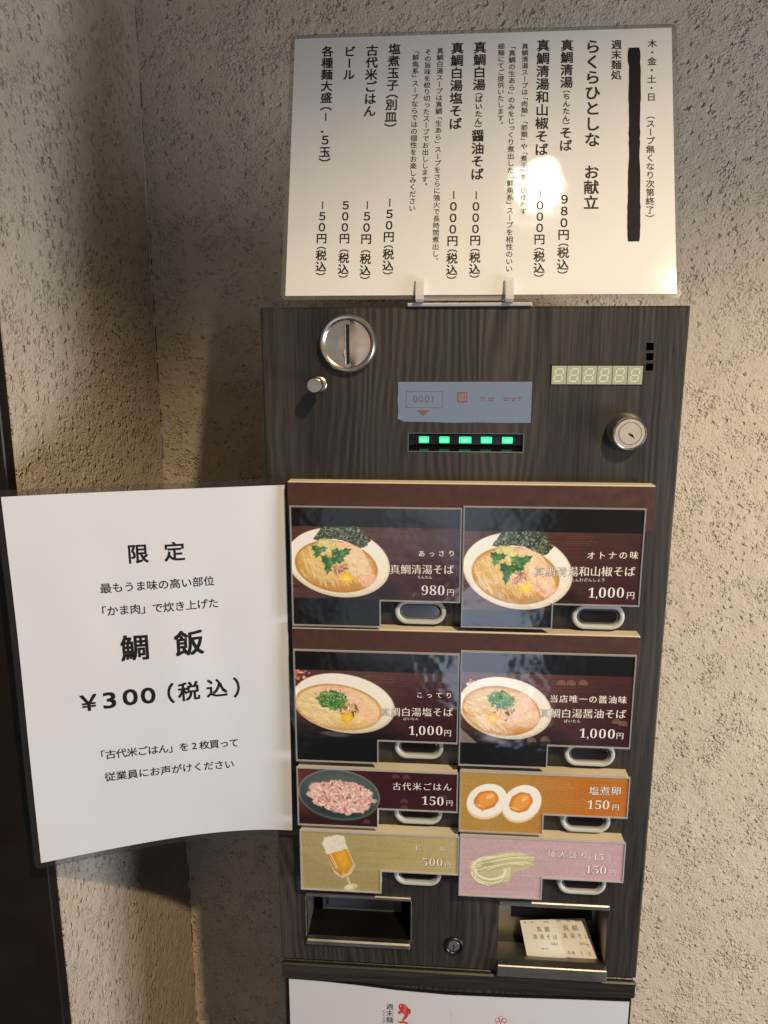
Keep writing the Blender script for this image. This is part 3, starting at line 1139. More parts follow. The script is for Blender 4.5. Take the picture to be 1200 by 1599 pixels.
def star(u, v, r, n=8, rot=0.0):
    return [(u + (r if k % 2 == 0 else r * .66) * math.cos(math.pi * k / n + rot), v + (r if k % 2 == 0 else r * .66) * .95 * math.sin(math.pi * k / n + rot)) for k in range(2 * n)]


def leafy(cv, u, v, r, ang, n=3):
    """One toothed leaf of the garnish."""
    pts = []
    for k in range(36):
        t = 2 * math.pi * k / 36
        rr = r * (0.66 + 0.22 * math.cos(3 * t) + 0.10 * (1 if k % 3 == 0 else -1))
        x, y = rr * math.cos(t), rr * .78 * math.sin(t)
        pts.append((u + x * math.cos(ang) - y * math.sin(ang), v + x * math.sin(ang) + y * math.cos(ang)))
    m = cv.poly(pts, 3)
    cv.put(m, (38, 92, 40))
    cv.put(m * np.clip((cv.noise(16, 16, 2) - .45) * 4, 0, 1), (84, 140, 66), .8)
    for a in (-.7, 0, .7):
        cv.put(cv.line([(u, v), (u + r * .7 * math.cos(ang + a), v + r * .7 * math.sin(ang + a))], 2, 2) * m, (120, 165, 92), .6)


def ramen_clear(cv):
    U, V = cv.U, cv.V
    cv.img[:] = grain(cv, (92, 58, 46), (58, 33, 30))
    k = np.clip((U - 520) / 500 * .6 + (V - 330) / 480 * .55, 0, 1)[..., None]
    cv.img = cv.img * (1 - k) + grain(cv, (62, 26, 30), (44, 20, 24)) * k
    cloud_lines(cv, 640, 352, 150, 4, (150, 104, 80), .45)
    cloud_lines(cv, 880, 380, 130, 3, (120, 84, 66), .3)
    cv.put(cv.ell(430, 700, 330, 120, 14, 50), (22, 12, 12), .75)
    bowl = cv.ell(350, 562, 332, 222, 9, 4)
    tone = np.clip((V - 420) / 360, 0, 1)[..., None]
    cv.img = np.where(bowl[..., None] > 0, cv.img * (1 - bowl[..., None]) + bowl[..., None] * (np.array((236, 230, 216)) * (1 - tone) + np.array((205, 196, 180)) * tone), cv.img)
    cv.put(cv.ell(350, 562, 332, 222, 9, 4) - cv.ell(348, 556, 322, 212, 9, 6), (190, 180, 162), .6)
    soup = cv.ell(338, 586, 266, 166, 9, 7)
    cv.put(soup, (190, 142, 62))
    cv.put(cv.ell(335, 560, 215, 120, 12, 60) * soup, (210, 172, 96), .8)
    cv.put(soup * np.clip((V - 640) / 120, 0, 1), (172, 116, 44), .8)
    cv.put(soup - cv.ell(338, 588, 256, 157, 9, 10), (146, 92, 30), .55)
    clip = cv.ell(300, 585, 220, 140, 12, 12)
    noodles(cv, 110, 110, 430, 465, 705, clip, [(226, 200, 136), (240, 220, 166), (208, 174, 104), (232, 208, 148)], 62, 6.5)
    nori = cv.poly([(252, 330), (480, 326), (520, 372), (560, 412), (528, 452), (492, 468), (446, 446), (392, 420), (318, 408), (250, 424), (190, 412)], 3, 10)
    cv.put(nori, (38, 46, 34))
    cv.put(nori * np.clip((cv.noise(12, 10, 3) - .46) * 6, 0, 1), (104, 118, 88), .7)
    cv.put(nori * np.clip((cv.noise(7, 7, 2) - .62) * 9, 0, 1), (170, 178, 150), .7)
    onion = cv.ell(290, 450, 72, 40, 8, 8, (cv.noise(20, 20, 2) - .5) * .4)
    cv.put(onion, (206, 200, 132), .9)
    cv.put(onion * np.clip((cv.noise(8, 22, 2) - .5) * 6, 0, 1), (166, 170, 84), .7)
    pork = cv.poly([(330, 425), (420, 430), (500, 470), (548, 560), (592, 664), (575, 692), (520, 718), (486, 690), (430, 622), (410, 540), (368, 478)], 5, 10)
    cv.put(pork, (222, 178, 140))
    cv.put(pork * cv.ell(470, 540, 70, 120, -30, 60), (232, 194, 156), .7)
    cv.put(pork * np.clip((V - 620) / 70, 0, 1), (214, 158, 134), .8)
    cv.put(pork * np.clip((cv.noise(26, 14, 3) - .55) * 5, 0, 1), (198, 138, 112), .45)
    cv.put(cv.line([(440, 560), (470, 600), (470, 640), (520, 690)], 3, 4) * pork, (150, 92, 62), .6)
    leafy(cv, 226, 484, 66, -.3)
    leafy(cv, 290, 562, 84, 1.7)
    leafy(cv, 366, 508, 86, -.5)
    cr = cv.ell(362, 598, 52, 34, -20, 8, (cv.noise(14, 14, 2) - .5) * .7)
    cv.put(cr, (196, 140, 106))
    cv.put(cr * np.clip((cv.noise(9, 9, 2) - .5) * 6, 0, 1), (110, 62, 44), .8)
    cv.put(cr * np.clip((cv.noise(8, 8, 1) - .62) * 6, 0, 1), (238, 206, 176), .8)
    cv.put(cv.poly(star(404, 660, 49), 3), (232, 178, 28))
    cv.put(cv.poly(star(404, 660, 24, 8, .3), 6), (250, 212, 70), .8)
    cv.put(np.clip((330 - V) / 2 + .5, 0, 1) * (1 - nori), (9, 10, 14))
    cv.put(np.clip((V - 795) / 2, 0, 1), (10, 11, 15))


def ramen_creamy(cv, soy):
    U, V = cv.U, cv.V
    cv.img[:] = grain(cv, (96, 58, 48), (64, 34, 32))
    k = np.clip((U - 560) / 480 * .7 + (V - 320) / 420 * .6, 0, 1)[..., None]
    cv.img = cv.img * (1 - k) + grain(cv, (58, 22, 28), (40, 16, 22)) * k
    k = np.clip((V - 560) / 160 - np.clip((U - 640) / 240, 0, 1), 0, 1)
    cv.put(k, (14, 15, 18), .95)
    if soy:
        fans(cv, [(700, 322), (770, 318), (640, 322), (980, 540), (1020, 552), (480, 668), (560, 660)], (150, 120, 92), .5, 28)
        cv.put(cv.poly([(30, 590), (200, 735), (30, 690)], 6), (110, 100, 92))
    else:
        cloud_lines(cv, 560, 340, 130, 3, (150, 104, 84), .5, 14)
        cloud_lines(cv, 760, 350, 120, 4, (150, 104, 84), .4, 12)
        cloud_lines(cv, 560, 690, 140, 3, (70, 56, 52), .5, 10)
    for k in range(26):
        cv.put(cv.ell(110 + cv.rng.normal(0, 26), 338 + cv.rng.normal(0, 16), cv.rng.uniform(4, 12), cv.rng.uniform(4, 9), 0, 3),
               [(196, 60, 62), (214, 120, 112), (150, 160, 90), (232, 214, 196)][k % 4], .85)
    if soy:
        C = (312, 476, 284, 182, 9)
        S = (288, 492, 238, 146, 8)
    else:
        C = (386, 525, 328, 188, 8)
        S = (352, 550, 280, 146, 7)
    bowl = cv.ell(*C, 4)
    tone = np.clip((V - C[1] + 60) / 260, 0, 1)[..., None]
    cv.img = cv.img * (1 - bowl[..., None]) + bowl[..., None] * (np.array((228, 222, 208)) * (1 - tone) + np.array((196, 188, 172)) * tone)
    cv.put(bowl - cv.ell(C[0] - 2, C[1] - 6, C[2] - 9, C[3] - 9, C[4], 6), (176, 168, 152), .6)
    cv.put(cv.ell(C[0] - 60, C[1] + C[3] + 14, 90, 16, 4, 8), (90, 88, 84), .7)
    soup = cv.ell(*S, 7)
    sc = (204, 164, 114) if soy else (214, 186, 132)
    cv.put(soup, sc)
    cv.put(cv.ell(S[0], S[1] - 10, S[2] * .8, S[3] * .75, S[4], 60) * soup, tuple(c + 14 for c in sc), .7)
    cv.put(soup - cv.ell(S[0], S[1], S[2] - 12, S[3] - 12, S[4], 10), (164, 108, 46), .7)
    cv.put(soup * np.clip((V - S[1] - 60) / 70, 0, 1), (176, 112, 36) if soy else (192, 146, 70), .7)
    clip = cv.ell(S[0] - 40, S[1] + 20, S[2] * .8, S[3] * .82, S[4], 12)
    noodles(cv, 80, S[0] - 220, S[0] + 40, S[1] - 60, S[1] + 120, clip, [(228, 204, 150), (238, 218, 170), (210, 176, 118)], 30, 6.5)
    if soy:
        pork = cv.poly([(330, 390), (420, 380), (490, 440), (530, 540), (470, 590), (390, 580), (350, 520), (420, 470), (400, 420)], 5, 10)
        g, mt, st = (292, 425, 78, 50), (305, 500, 62, 50), (240, 538, 44)
    else:
        pork = cv.poly([(190, 462), (255, 420), (330, 410), (440, 425), (520, 495), (575, 560), (612, 636), (545, 645), (480, 560), (420, 520), (330, 480), (220, 490)], 5, 10)
        g, mt, st = (318, 503, 92, 62), (415, 560, 72, 48), (408, 616, 50)
    cv.put(pork, (222, 180, 146))
    cv.put(pork * np.clip((cv.noise(30, 16, 3) - .5) * 5, 0, 1), (206, 146, 118), .5)
    cr = cv.ell(*mt, 20, 8, (cv.noise(16, 16, 2) - .5) * .7)
    cv.put(cr, (204, 160, 116))
    cv.put(cr * np.clip((cv.noise(10, 16, 2) - .52) * 7, 0, 1), (92, 58, 44), .85)
    cv.put(cr * np.clip((cv.noise(8, 10, 1) - .62) * 7, 0, 1), (240, 216, 184), .8)
    gr = cv.ell(*g, 5, 8, (cv.noise(16, 16, 3) - .5) * .8)
    cv.put(gr, (44, 96, 40))
    cv.put(gr * np.clip((cv.noise(9, 9, 2) - .5) * 7, 0, 1), (104, 158, 74), .85)
    cv.put(gr * np.clip((cv.noise(6, 6, 1) - .7) * 8, 0, 1), (190, 210, 150), .7)
    for k in range(70):
        a, rr = cv.rng.uniform(0, 6.28), cv.rng.uniform(.2, 1.05)
        u, v = g[0] + g[2] * rr * math.cos(a), g[1] + g[3] * rr * math.sin(a)
        a2 = cv.rng.uniform(0, 3.14)
        cv.put(cv.line([(u, v), (u + 14 * math.cos(a2), v + 10 * math.sin(a2))], 3.5, 3), [(36, 90, 38), (96, 150, 66), (60, 120, 50)][k % 3], .9)
    cv.put(cv.poly(star(st[0], st[1], st[2], 7), 3, 8), (226, 166, 26))
    cv.put(cv.poly(star(st[0], st[1], st[2] * .5, 7), 8), (246, 202, 60), .8)
    yb = 268 if soy else 316
    cv.put(np.clip((yb - V) / 2 + .5, 0, 1), (9, 10, 14))
    cv.put(np.clip((V - (690 if soy else 745)) / 4, 0, 1), (9, 10, 14))


def rice(cv):
    U, V = cv.U, cv.V
    k = np.clip(U / 560, 0, 1)[..., None]
    cv.img[:] = grain(cv, (98, 54, 44), (80, 42, 36)) * (1 - k) + grain(cv, (58, 20, 26), (46, 16, 22)) * k
    cv.put(np.clip((V - 330) / 90, 0, 1) * np.clip((620 - U) / 60, 0, 1), (40, 16, 18), .85)
    fans(cv, [(700, 120), (770, 122), (755, 285), (755, 330), (510, 440), (1010, 250)], (120, 86, 80), .45, 26)
    cv.put(cv.ell(330, 262, 268, 176, 5, 4), (44, 52, 54))
    cv.put(cv.ell(330, 255, 268, 172, 5, 4) - cv.ell(330, 256, 258, 162, 5, 4), (118, 126, 124), .8)
    cv.put(cv.ell(330, 254, 256, 160, 5, 8), (58, 74, 76))
    cv.put(cv.ell(340, 200, 210, 90, 5, 50), (82, 96, 94), .6)
    cv.put(cv.ell(330, 310, 220, 110, 5, 40), (34, 48, 52), .8)
    rw = cv.ell(350, 268, 212, 112, 10, 8, (cv.noise(40, 30, 3) - .5) * .42)
    cv.put(rw, (204, 166, 158))
    for k in range(620):
        a, rr = cv.rng.uniform(0, 6.28), math.sqrt(cv.rng.uniform(0, 1)) * .97
        u, v = 350 + 208 * rr * math.cos(a), 268 + 106 * rr * math.sin(a)
        a2 = cv.rng.uniform(0, 3.14)
        near = (abs(cv.U - u) < 20) & (abs(cv.V - v) < 20)
        c = [(226, 196, 186), (212, 172, 164), (186, 132, 124), (236, 214, 204), (176, 116, 108), (206, 142, 124)][cv.rng.integers(6)]
        if cv.rng.random() < .06:
            c = (104, 52, 54)
        d = (cv.U[near] - u) * math.cos(a2) + (cv.V[near] - v) * math.sin(a2)
        e_ = -(cv.U[near] - u) * math.sin(a2) + (cv.V[near] - v) * math.cos(a2)
        mk = np.clip((1 - np.sqrt((d / 13) ** 2 + (e_ / 5.5) ** 2)) * 2.2, 0, 1)[:, None]
        cv.img[near] = cv.img[near] * (1 - mk * .85) + np.array(c) * mk * .85


def eggs(cv):
    U, V = cv.U, cv.V
    k = np.clip((U - 250) / 560, 0, 1)[..., None]
    cv.img[:] = grain(cv, (176, 138, 62), (168, 130, 56), 200, 6) * (1 - k) + grain(cv, (186, 108, 30), (176, 98, 24), 200, 6) * k
    for u, v, w, n in ((520, 140, 180, 4), (690, 260, 130, 4), (840, 150, 130, 2), (120, 425, 80, 3), (380, 425, 110, 3), (60, 160, 70, 2), (960, 330, 60, 2)):
        cloud_lines(cv, u, v, w, n, (216, 172, 96), .5, 12)
    for cu, cvv, a, b, r in ((204, 282, 128, 104, -24), (418, 288, 128, 106, -40)):
        cv.put(cv.ell(cu - 2, cvv + 16, a, b, r, 4), (222, 196, 150))
        cv.put(cv.ell(cu, cvv, a, b, r, 4), (238, 232, 222))
        cv.put(cv.ell(cu - 6, cvv - 2, a * .60, b * .58, r, 5, (cv.noise(24, 24, 2) - .5) * .15), (206, 122, 40))
        cv.put(cv.ell(cu - 2, cvv - 6, a * .46, b * .42, r, 14), (232, 152, 62), .9)
        cv.put(cv.ell(cu + 18, cvv - 28, 26, 12, r, 8), (244, 200, 130), .7)
        cv.put(cv.ell(cu - 44, cvv + 38, 30, 8, 20, 6), (244, 206, 140), .6)
    cv.put(cv.poly([(150, 325), (190, 330), (178, 356)], 3), (214, 132, 48))


def beer(cv):
    U, V = cv.U, cv.V
    n = cv.noise(240, 8, 3)[..., None]
    cv.img[:] = np.array((172, 158, 108)) * (1 - n) + np.array((152, 138, 88)) * n
    k = np.clip((U - 500) / 560, 0, 1)
    cv.put(k, (190, 172, 112), .5)
    cv.put(cv.poly([(74, 620), (200, 700), (350, 745), (600, 750), (600, 900), (74, 900)], 20), (148, 132, 82), .45)
    for u, v, w, n_ in ((430, 515, 130, 4), (740, 530, 140, 5), (640, 680, 90, 3), (600, 710, 120, 2), (980, 560, 70, 3)):
        cloud_lines(cv, u, v, w, n_, (196, 182, 136), .55, 11)
    glass = cv.poly([(228, 590), (300, 770), (350, 800), (408, 770), (436, 710), (376, 560), (300, 560)], 5)
    cv.put(glass, (206, 186, 140))
    cv.put(cv.poly([(262, 640), (330, 770), (384, 764), (424, 700), (376, 590), (290, 610)], 6), (206, 140, 22))
    cv.put(cv.poly([(300, 630), (350, 740), (400, 700), (366, 600)], 30), (232, 172, 44), .8)
    cv.put(cv.line([(250, 630), (300, 740), (346, 778)], 9, 4), (150, 104, 40), .8)
    cv.put(cv.line([(268, 622), (318, 728)], 7, 4), (232, 214, 176), .8)
    foam = cv.poly([(216, 575), (240, 525), (300, 508), (366, 510), (372, 545), (386, 590), (330, 615), (250, 640), (232, 590)], 5, 12)
    cv.put(foam, (222, 214, 200))
    cv.put(foam * np.clip((cv.noise(14, 12, 2) - .5) * 3, 0, 1), (200, 190, 172), .6)
    cv.put(cv.line([(384, 796), (402, 840)], 14, 5), (206, 198, 160), .9)
    cv.put(cv.ell(406, 858, 48, 22, -14, 5), (202, 196, 150), .9)
    cv.put(cv.ell(396, 860, 26, 12, -14, 6), (222, 216, 186), .8)


def noodle_coil(cv):
    U, V = cv.U, cv.V
    n = cv.noise(200, 12, 3)[..., None]
    cv.img[:] = np.array((190, 160, 168)) * (1 - n) + np.array((176, 144, 154)) * n
    cv.put(np.clip((U - 560) / 460, 0, 1), (184, 146, 160), .6)
    for u, v, w, n_ in ((380, 545, 110, 3), (640, 690, 160, 3), (700, 560, 110, 3), (420, 690, 100, 3), (880, 740, 90, 2)):
        cloud_lines(cv, u, v, w, n_, (210, 186, 190), .6, 11)
    rng = cv.rng
    base = cv.poly([(108, 700), (110, 650), (200, 620), (300, 580), (400, 572), (470, 610), (490, 650), (440, 690), (370, 700), (340, 770), (230, 795), (140, 765)], 8, 8)
    cv.put(base, (186, 182, 136))
    tones = [(214, 210, 172), (226, 222, 190), (196, 190, 144), (234, 230, 204)]
    for k in range(80):
        o = rng.uniform(-36, 36)
        r = rng.uniform(0.72, 1.05)
        t0 = rng.uniform(0, 6)
        pts = [(225 + 118 * r * math.cos(t), 706 + o * .4 + 80 * r * math.sin(t)) for t in np.linspace(t0, t0 + rng.uniform(1.2, 2.6), 9)]
        cv.put(cv.line([(x + 1.5, y + 4) for x, y in pts], 8, 4), (152, 148, 96), .5)
        cv.put(cv.line(pts, 7, 3), tones[rng.integers(4)], .9)
    for k in range(64):
        o = rng.uniform(-34, 36)
        p0, p1 = (130 + rng.uniform(0, 90), 672 + o * .8), (400 + rng.uniform(-10, 90), 615 + o + rng.uniform(-8, 14))
        s = cv.strand(p0, p1, (0, rng.uniform(-44, -10)), 9)
        cv.put(cv.line([(x + 1, y + 4) for x, y in s], 8, 4), (152, 148, 96), .45)
        cv.put(cv.line(s, 7, 3), tones[rng.integers(4)], .9)
    cv.put(cv.ell(205, 662, 30, 10, -12, 8), (150, 146, 92), .6)


SERIF = {c: chr(0x1D7CE + int(c)) for c in '0123456789'}
ser = lambda s: ''.join(SERIF.get(c, c) for c in s)
CONTENT = {
    1: (ramen_clear, [('a', 'あっさり', (-35.7, -193.5), (-11.6, -192.9), 5.6), ('n', '真鯛清湯そば', (-57.2, -207.2), (-13.6, -206.4), 8.6),
                      ('r', 'ちんたん', (-37.6, -213.3), (-28.3, -213.3), 2.9), ('p', '980', (-32.8, -224.4), (-19.5, -224.2), 11.5), ('y', '円', (-11.9, -225.6), None, 6.4)]),
    2: (ramen_clear, [('a', 'オトナの味', (98.8, -192.4), (132.2, -191.6), 6.9), ('n', '真鯛清湯和山椒そば', (58.5, -206.5), (129.8, -205.0), 8.9),
                      ('r', 'ちんたんわざんしょう', (78.5, -213.2), (109.5, -212.5), 3.1), ('p', '1,000', (101.0, -223.4), (123.6, -222.8), 11.8), ('y', '円', (131.7, -224.8), None, 6.8)]),
    3: (lambda c: ramen_creamy(c, False), [('a', 'こってり', (-36.2, -316.5), (-11.6, -316.1), 5.8), ('n', '真鯛白湯塩そば', (-65.4, -333.0), (-12.0, -331.3), 8.6),
                      ('r', 'ぱいたん', (-48.4, -338.8), (-38.3, -338.4), 2.9), ('p', '1,000', (-42.4, -349.3), (-19.2, -348.6), 11.6), ('y', '円', (-12.1, -350.4), None, 6.6)]),
    4: (lambda c: ramen_creamy(c, True), [('a', '当店唯一の醤油味', (75.4, -316.0), (131.2, -315.1), 7.3), ('n', '真鯛白湯醤油そば', (68.2, -329.2), (130.6, -327.8), 8.9),
                      ('r', 'ぱいたん', (86.0, -335.8), (96.6, -335.4), 3.1), ('p', '1,000', (100.6, -346.2), (124.1, -346.1), 11.8), ('y', '円', (131.1, -347.4), None, 6.6)]),
    5: (rice, [('n', '古代米ごはん', (-55.1, -402.4), (-11.4, -401.2), 7.9), ('p', '150', (-30.6, -415.0), (-17.2, -415.1), 11.6), ('y', '円', (-9.4, -416.4), None, 6.2)]),
    6: (eggs, [('n', '塩煮卵', (112.9, -399.2), (131.2, -398.4), 8.9), ('p', '150', (110.5, -412.3), (123.6, -412.0), 11.6), ('y', '円', (131.8, -414.0), None, 6.4)]),
    7: (beer, [('n', 'ビール', (-35.8, -461.5), (-13.8, -461.3), 6.6), ('p', '500', (-29.9, -475.5), (-16.9, -475.2), 11.0), ('y', '円', (-9.4, -477.0), None, 6.4)]),
    8: (noodle_coil, [('n', '麺大盛り', (79.9, -461.3), (108.0, -461.9), 7.4), ('m', '(1.5玉)', (113.6, -462.3), (137.4, -461.8), 6.6), ('p', '150', (112.3, -475.1), (125.0, -475.2), 11.4), ('y', '円', (133.6, -477.1), None, 6.4)]),
}
CARD_LABEL = {1: 'picture card of clear noodle soup with nori priced 980', 2: 'picture card of clear noodle soup with nori priced 1,000', 3: 'picture card of creamy salt noodle soup', 4: 'picture card of brown soy noodle soup',
              5: 'dark maroon card with a bowl of pink rice', 6: 'orange card with two egg halves', 7: 'olive card with a glass of beer', 8: 'pink card with a coil of noodles'}
for k, (x0, x1, zt, zm, tx_, zb, px) in CARDS.items():
    outline = [(x0, zt), (x1, zt), (x1, zm), (tx_, zm), (tx_, zb), (x0, zb)]
    small = k >= 5
    core = shrink(outline, 0.8)
    blk = MB().prism(core, -14.0, -0.05 if small else -12.9 if False else -13.1)
    if not small:      # a spacer carries the tall cards off the machine
        blk.prism([(x0 + 4, zt - 18), (x1 - 6, zt - 18), (x1 - 6, zm + 5), (x0 + 4, zm + 5)], -13.1, -0.05)
    card = blk.build('menu_card', M['board'] if small else M['black'], tm)
    card['label'] = CARD_LABEL[k]
    paint, texts = CONTENT[k]
    cv = Canvas(x1 - x0 - 2.0, zt - zb - 2.0, (60, 40, 40), (px[0] + px[2], px[1] + px[3], px[2], px[3]), k)
    paint(cv)
    # the press: soft sheen on the broth and slightly muted, grainy inks
    if k <= 4:
        hl = np.clip((cv.noise(50, 14, 3) - .58) * 4, 0, 1) * cv.ell(330, 570 if k != 4 else 490, 250, 140, 9, 60)
        cv.put(hl, (250, 236, 206), .35)
    lum = cv.img.mean(2, keepdims=True)
    cv.img = cv.img * .86 + lum * .14
    cv.img = np.clip(cv.img * (1 + (cv.noise(5, 5, 2)[..., None] - .5) * .16), 0, 255)
    cv.build('picture', M['print'], card, x0 + 1.0, zt - 1.0, -14.1, tx_ - x0 - 2.0, zt - zm - 2.0, 1.25 if k <= 5 else 1.08)
    # clear holder: a thin rim round the card with a lip standing proud of it
    rim = MB().ring(outline, shrink(outline, 1.1), -15.0, -13.0)
    rim.build('holder_rim', M['rim'], card)
    t = Text()
    light = k in (7, 8)
    for kind, s, a, b_, size in texts:
        b_ = b_ or a
        if kind == 'p':
            q = ser(s)
            if ',' in s:
                n = len(s) - 1
                step = (b_[0] - a[0]) / 3.45
                xs_ = [a[0], a[0] + step * .62, a[0] + step * 1.3, a[0] + step * 2.37, b_[0]]
                for ch, x in zip(q, xs_):
                    y_ = a[1] + (b_[1] - a[1]) * (x - a[0]) / (b_[0] - a[0])
                    if ch == ',':
                        t.poly([(x - .6, y_ - 3.2), (x + .7, y_ - 3.2), (x + .5, y_ - 4.6), (x - .5, y_ - 5.8), (x - .2, y_ - 4.4)], 0)
                    else:
                        t.put(ch, x, y_, size, off=-0.012, m=0)
            else:
                if light:
                    t.row(q, (a[0] + .3, a[1] - .3), (b_[0] + .3, b_[1] - .3), size, 0.022, 1, 0)
                t.row(q, a, b_, size, -0.014, 0, 0.04)
        elif kind == 'r':
            t.row(s, a, b_, size, 0.0, 0)
        elif kind == 'm':
            xs_ = np.linspace(a[0], b_[0], len(s))
            for ch, x in zip(s, (a[0], a[0] + 3.9, a[0] + 6.2, a[0] + 9.0, a[0] + 16.2, b_[0])):
                sz = size * (1.25 if ch in '15' else 1.0)
                q = ser(ch)
                if ch == '.':
                    t.rect(x - .45, x + .45, a[1] - 2.9, a[1] - 2.0, 0, .04)
                    continue
                t.put(q, x + .25, a[1] - .25, sz, off=0.01, m=1)
                t.put(q, x, a[1], sz, off=-0.012, m=0, lift=.04)
        else:
            if k <= 4:
                t.row(s, (a[0] + .25, a[1] - .25), (b_[0] + .25, b_[1] - .25), size, 0.010, 2, 0)
            if k >= 6:
                t.row(s, (a[0] + .3, a[1] - .3), (b_[0] + .3, b_[1] - .3), size, 0.028 if light else 0.012, 1, 0)
            t.row(s, a, b_, size, -0.012 if kind != 'a' else -0.004, 0, 0.05, 0.017 if kind != 'a' else 0.012)
    t.build('lettering', [M['white_ink'] if not light else simple('light_ink', (0.80, 0.77, 0.68, 1) if k == 7 else (0.82, 0.76, 0.77, 1), 0.4),
                          M['edge_ink'] if k != 8 else simple('plum_outline_ink', (0.22, 0.12, 0.14, 1), 0.4), M['shade_ink']], lambda x, z, l: (x, -14.18 - l, z), card)
# ------------------------------------------------------------------ cabinet under the machine, with its poster
cab = empty('base_cabinet', (0, 150, -1400), 'dark wood-grain base cabinet under the ticket machine', 'cabinet')
MB().box(-163.5, 163.5, 3.5, 298, -1400, -600.5, c=1.0).build('carcass', M['wood'], cab)
MB().box(-164.8, 164.8, -1.5, 3.4, -618.2, -600.9, c=1.3).build('top_rail', M['wood_h'], cab)
po = empty('poster', (0, 1, -1020), 'white poster with red fish and flower emblems on the cabinet front', 'poster')
top = [(-158.6, -621.5), (-125, -622.4), (-91.6, -624.4), (-55, -627.3), (-6.7, -629.0), (53, -627.9), (110, -625.8), (161.0, -624.6)]
n = len(top)


def sheet_from_top(name, top, zb, y0, y1, m, parent):
    vs, fs = [], []
    rows = 8
    for j in range(rows + 1):
        t = j / rows
        for x, z in top:
            vs.append((x, y0, z + (zb - z) * t))
    b0 = len(vs)
    vs += [(x, y1, z) for x, y, z in vs]
    for j in range(rows):
        for i in range(len(top) - 1):
            a = j * len(top) + i
            fs.append((a, a + len(top), a + len(top) + 1, a + 1))
            fs.append((a + b0, a + b0 + 1, a + b0 + len(top) + 1, a + b0 + len(top)))
    return obj(name, vs, fs, m, parent)


sheet_from_top('backing_film', [(x * 1.0 + (-2.2 if x < 0 else 1.5) * abs(x) / 160, z + 2.6) for x, z in top], -1022, 2.6, 3.2, M['black'], po)
sheet_from_top('sheet', top, -1018, 2.0, 2.5, M['poster'], po)
t = Text()
t.column([('週末麺処', 1)], -61.8, -642.0, -672.0, off=0.004)
t.column([('らくらひとしな', 1)], -67.4, -650.0, -676.0)
t.build('lettering', [M['ink']], lambda x, z, l: (x, 1.9 - l, z), po)
t = Text()
t.rect(-3.2, -2.8, -760, -645)
t.build('crease', [simple('crease_tone', (0.45, 0.45, 0.48, 1), 0.6)], lambda x, z, l: (x, 1.9, z), po)
# red leaping fish: body, tail, fins, with white scale arcs and an eye
fx, fz, fs_ = -49.0, -653.0, 1.0
t = Text()
body = [(-4.4, 9.6), (-2.6, 11.2), (0.2, 11.3), (3.0, 9.8), (5.0, 6.8), (5.7, 3.0), (5.2, -0.8), (3.6, -4.0), (1.6, -6.4), (0.2, -8.2), (-1.0, -6.6), (0.4, -4.4), (1.4, -2.2), (0.8, -0.4), (-1.2, 0.6), (-2.4, 2.0), (-3.4, 4.2), (-4.2, 6.6)]
t.poly([(fx + x, fz + z) for x, z in body], 0)
t.poly([(fx + x, fz + z) for x, z in [(0.2, -8.0), (-3.6, -9.0), (-5.8, -8.0), (-3.0, -11.0), (0.6, -10.4), (3.4, -11.6), (5.6, -9.4), (2.4, -9.0)]], 0)
t.poly([(fx + x, fz + z) for x, z in [(-3.6, 3.2), (-5.4, 0.8), (-3.4, -1.0), (-1.8, 0.9)]], 0)
t.poly([(fx + x, fz + z) for x, z in [(5.0, 6.6), (7.2, 5.6), (7.4, 2.0), (6.0, -0.6), (5.6, 3.0)]], 0)
for k in range(6):
    a = -0.3 + k * 0.5
    cx, cz = fx + 0.6 + 2.6 * math.cos(a * .6) - 1.0, fz + 8.2 - k * 1.9
    arc = [(cx + 1.7 * math.cos(q), cz + 1.0 * math.sin(q)) for q in np.linspace(0.3, 2.8, 8)]
    arc2 = [(cx + 1.45 * math.cos(q), cz + 0.75 * math.sin(q)) for q in np.linspace(2.8, 0.3, 8)]
    t.poly(arc + arc2, 1, 0.05)
t.poly([(fx - 2.2 + .7 * math.cos(q), fz + 8.6 + .7 * math.sin(q)) for q in np.linspace(0, 6.28, 12)], 1, 0.05)
t.build('fish_emblem', [M['red_ink'], M['poster']], lambda x, z, l: (x, 1.9 - l, z), po)
t = Text()
for k in range(5):
    a = math.radians(90 + 72 * k)
    cx, cz = 43.5 + 3.3 * math.cos(a), -654.4 + 3.3 * math.sin(a)
    for q in range(16):
        q0, q1 = 2 * math.pi * q / 16, 2 * math.pi * (q + 1) / 16
        t.poly([(cx + r * math.cos(w), cz + r * math.sin(w)) for r, w in ((2.5, q0), (2.5, q1), (2.0, q1), (2.0, q0))], 0)
for q in range(16):
    q0, q1 = 2 * math.pi * q / 16, 2 * math.pi * (q + 1) / 16
    t.poly([(43.5 + r * math.cos(w), -654.4 + r * math.sin(w)) for r, w in ((1.4, q0), (1.4, q1), (1.0, q1), (1.0, q0))], 0, 0.02)
t.build('flower_emblem', [M['red_ink']], lambda x, z, l: (x, 1.9 - l, z), po)

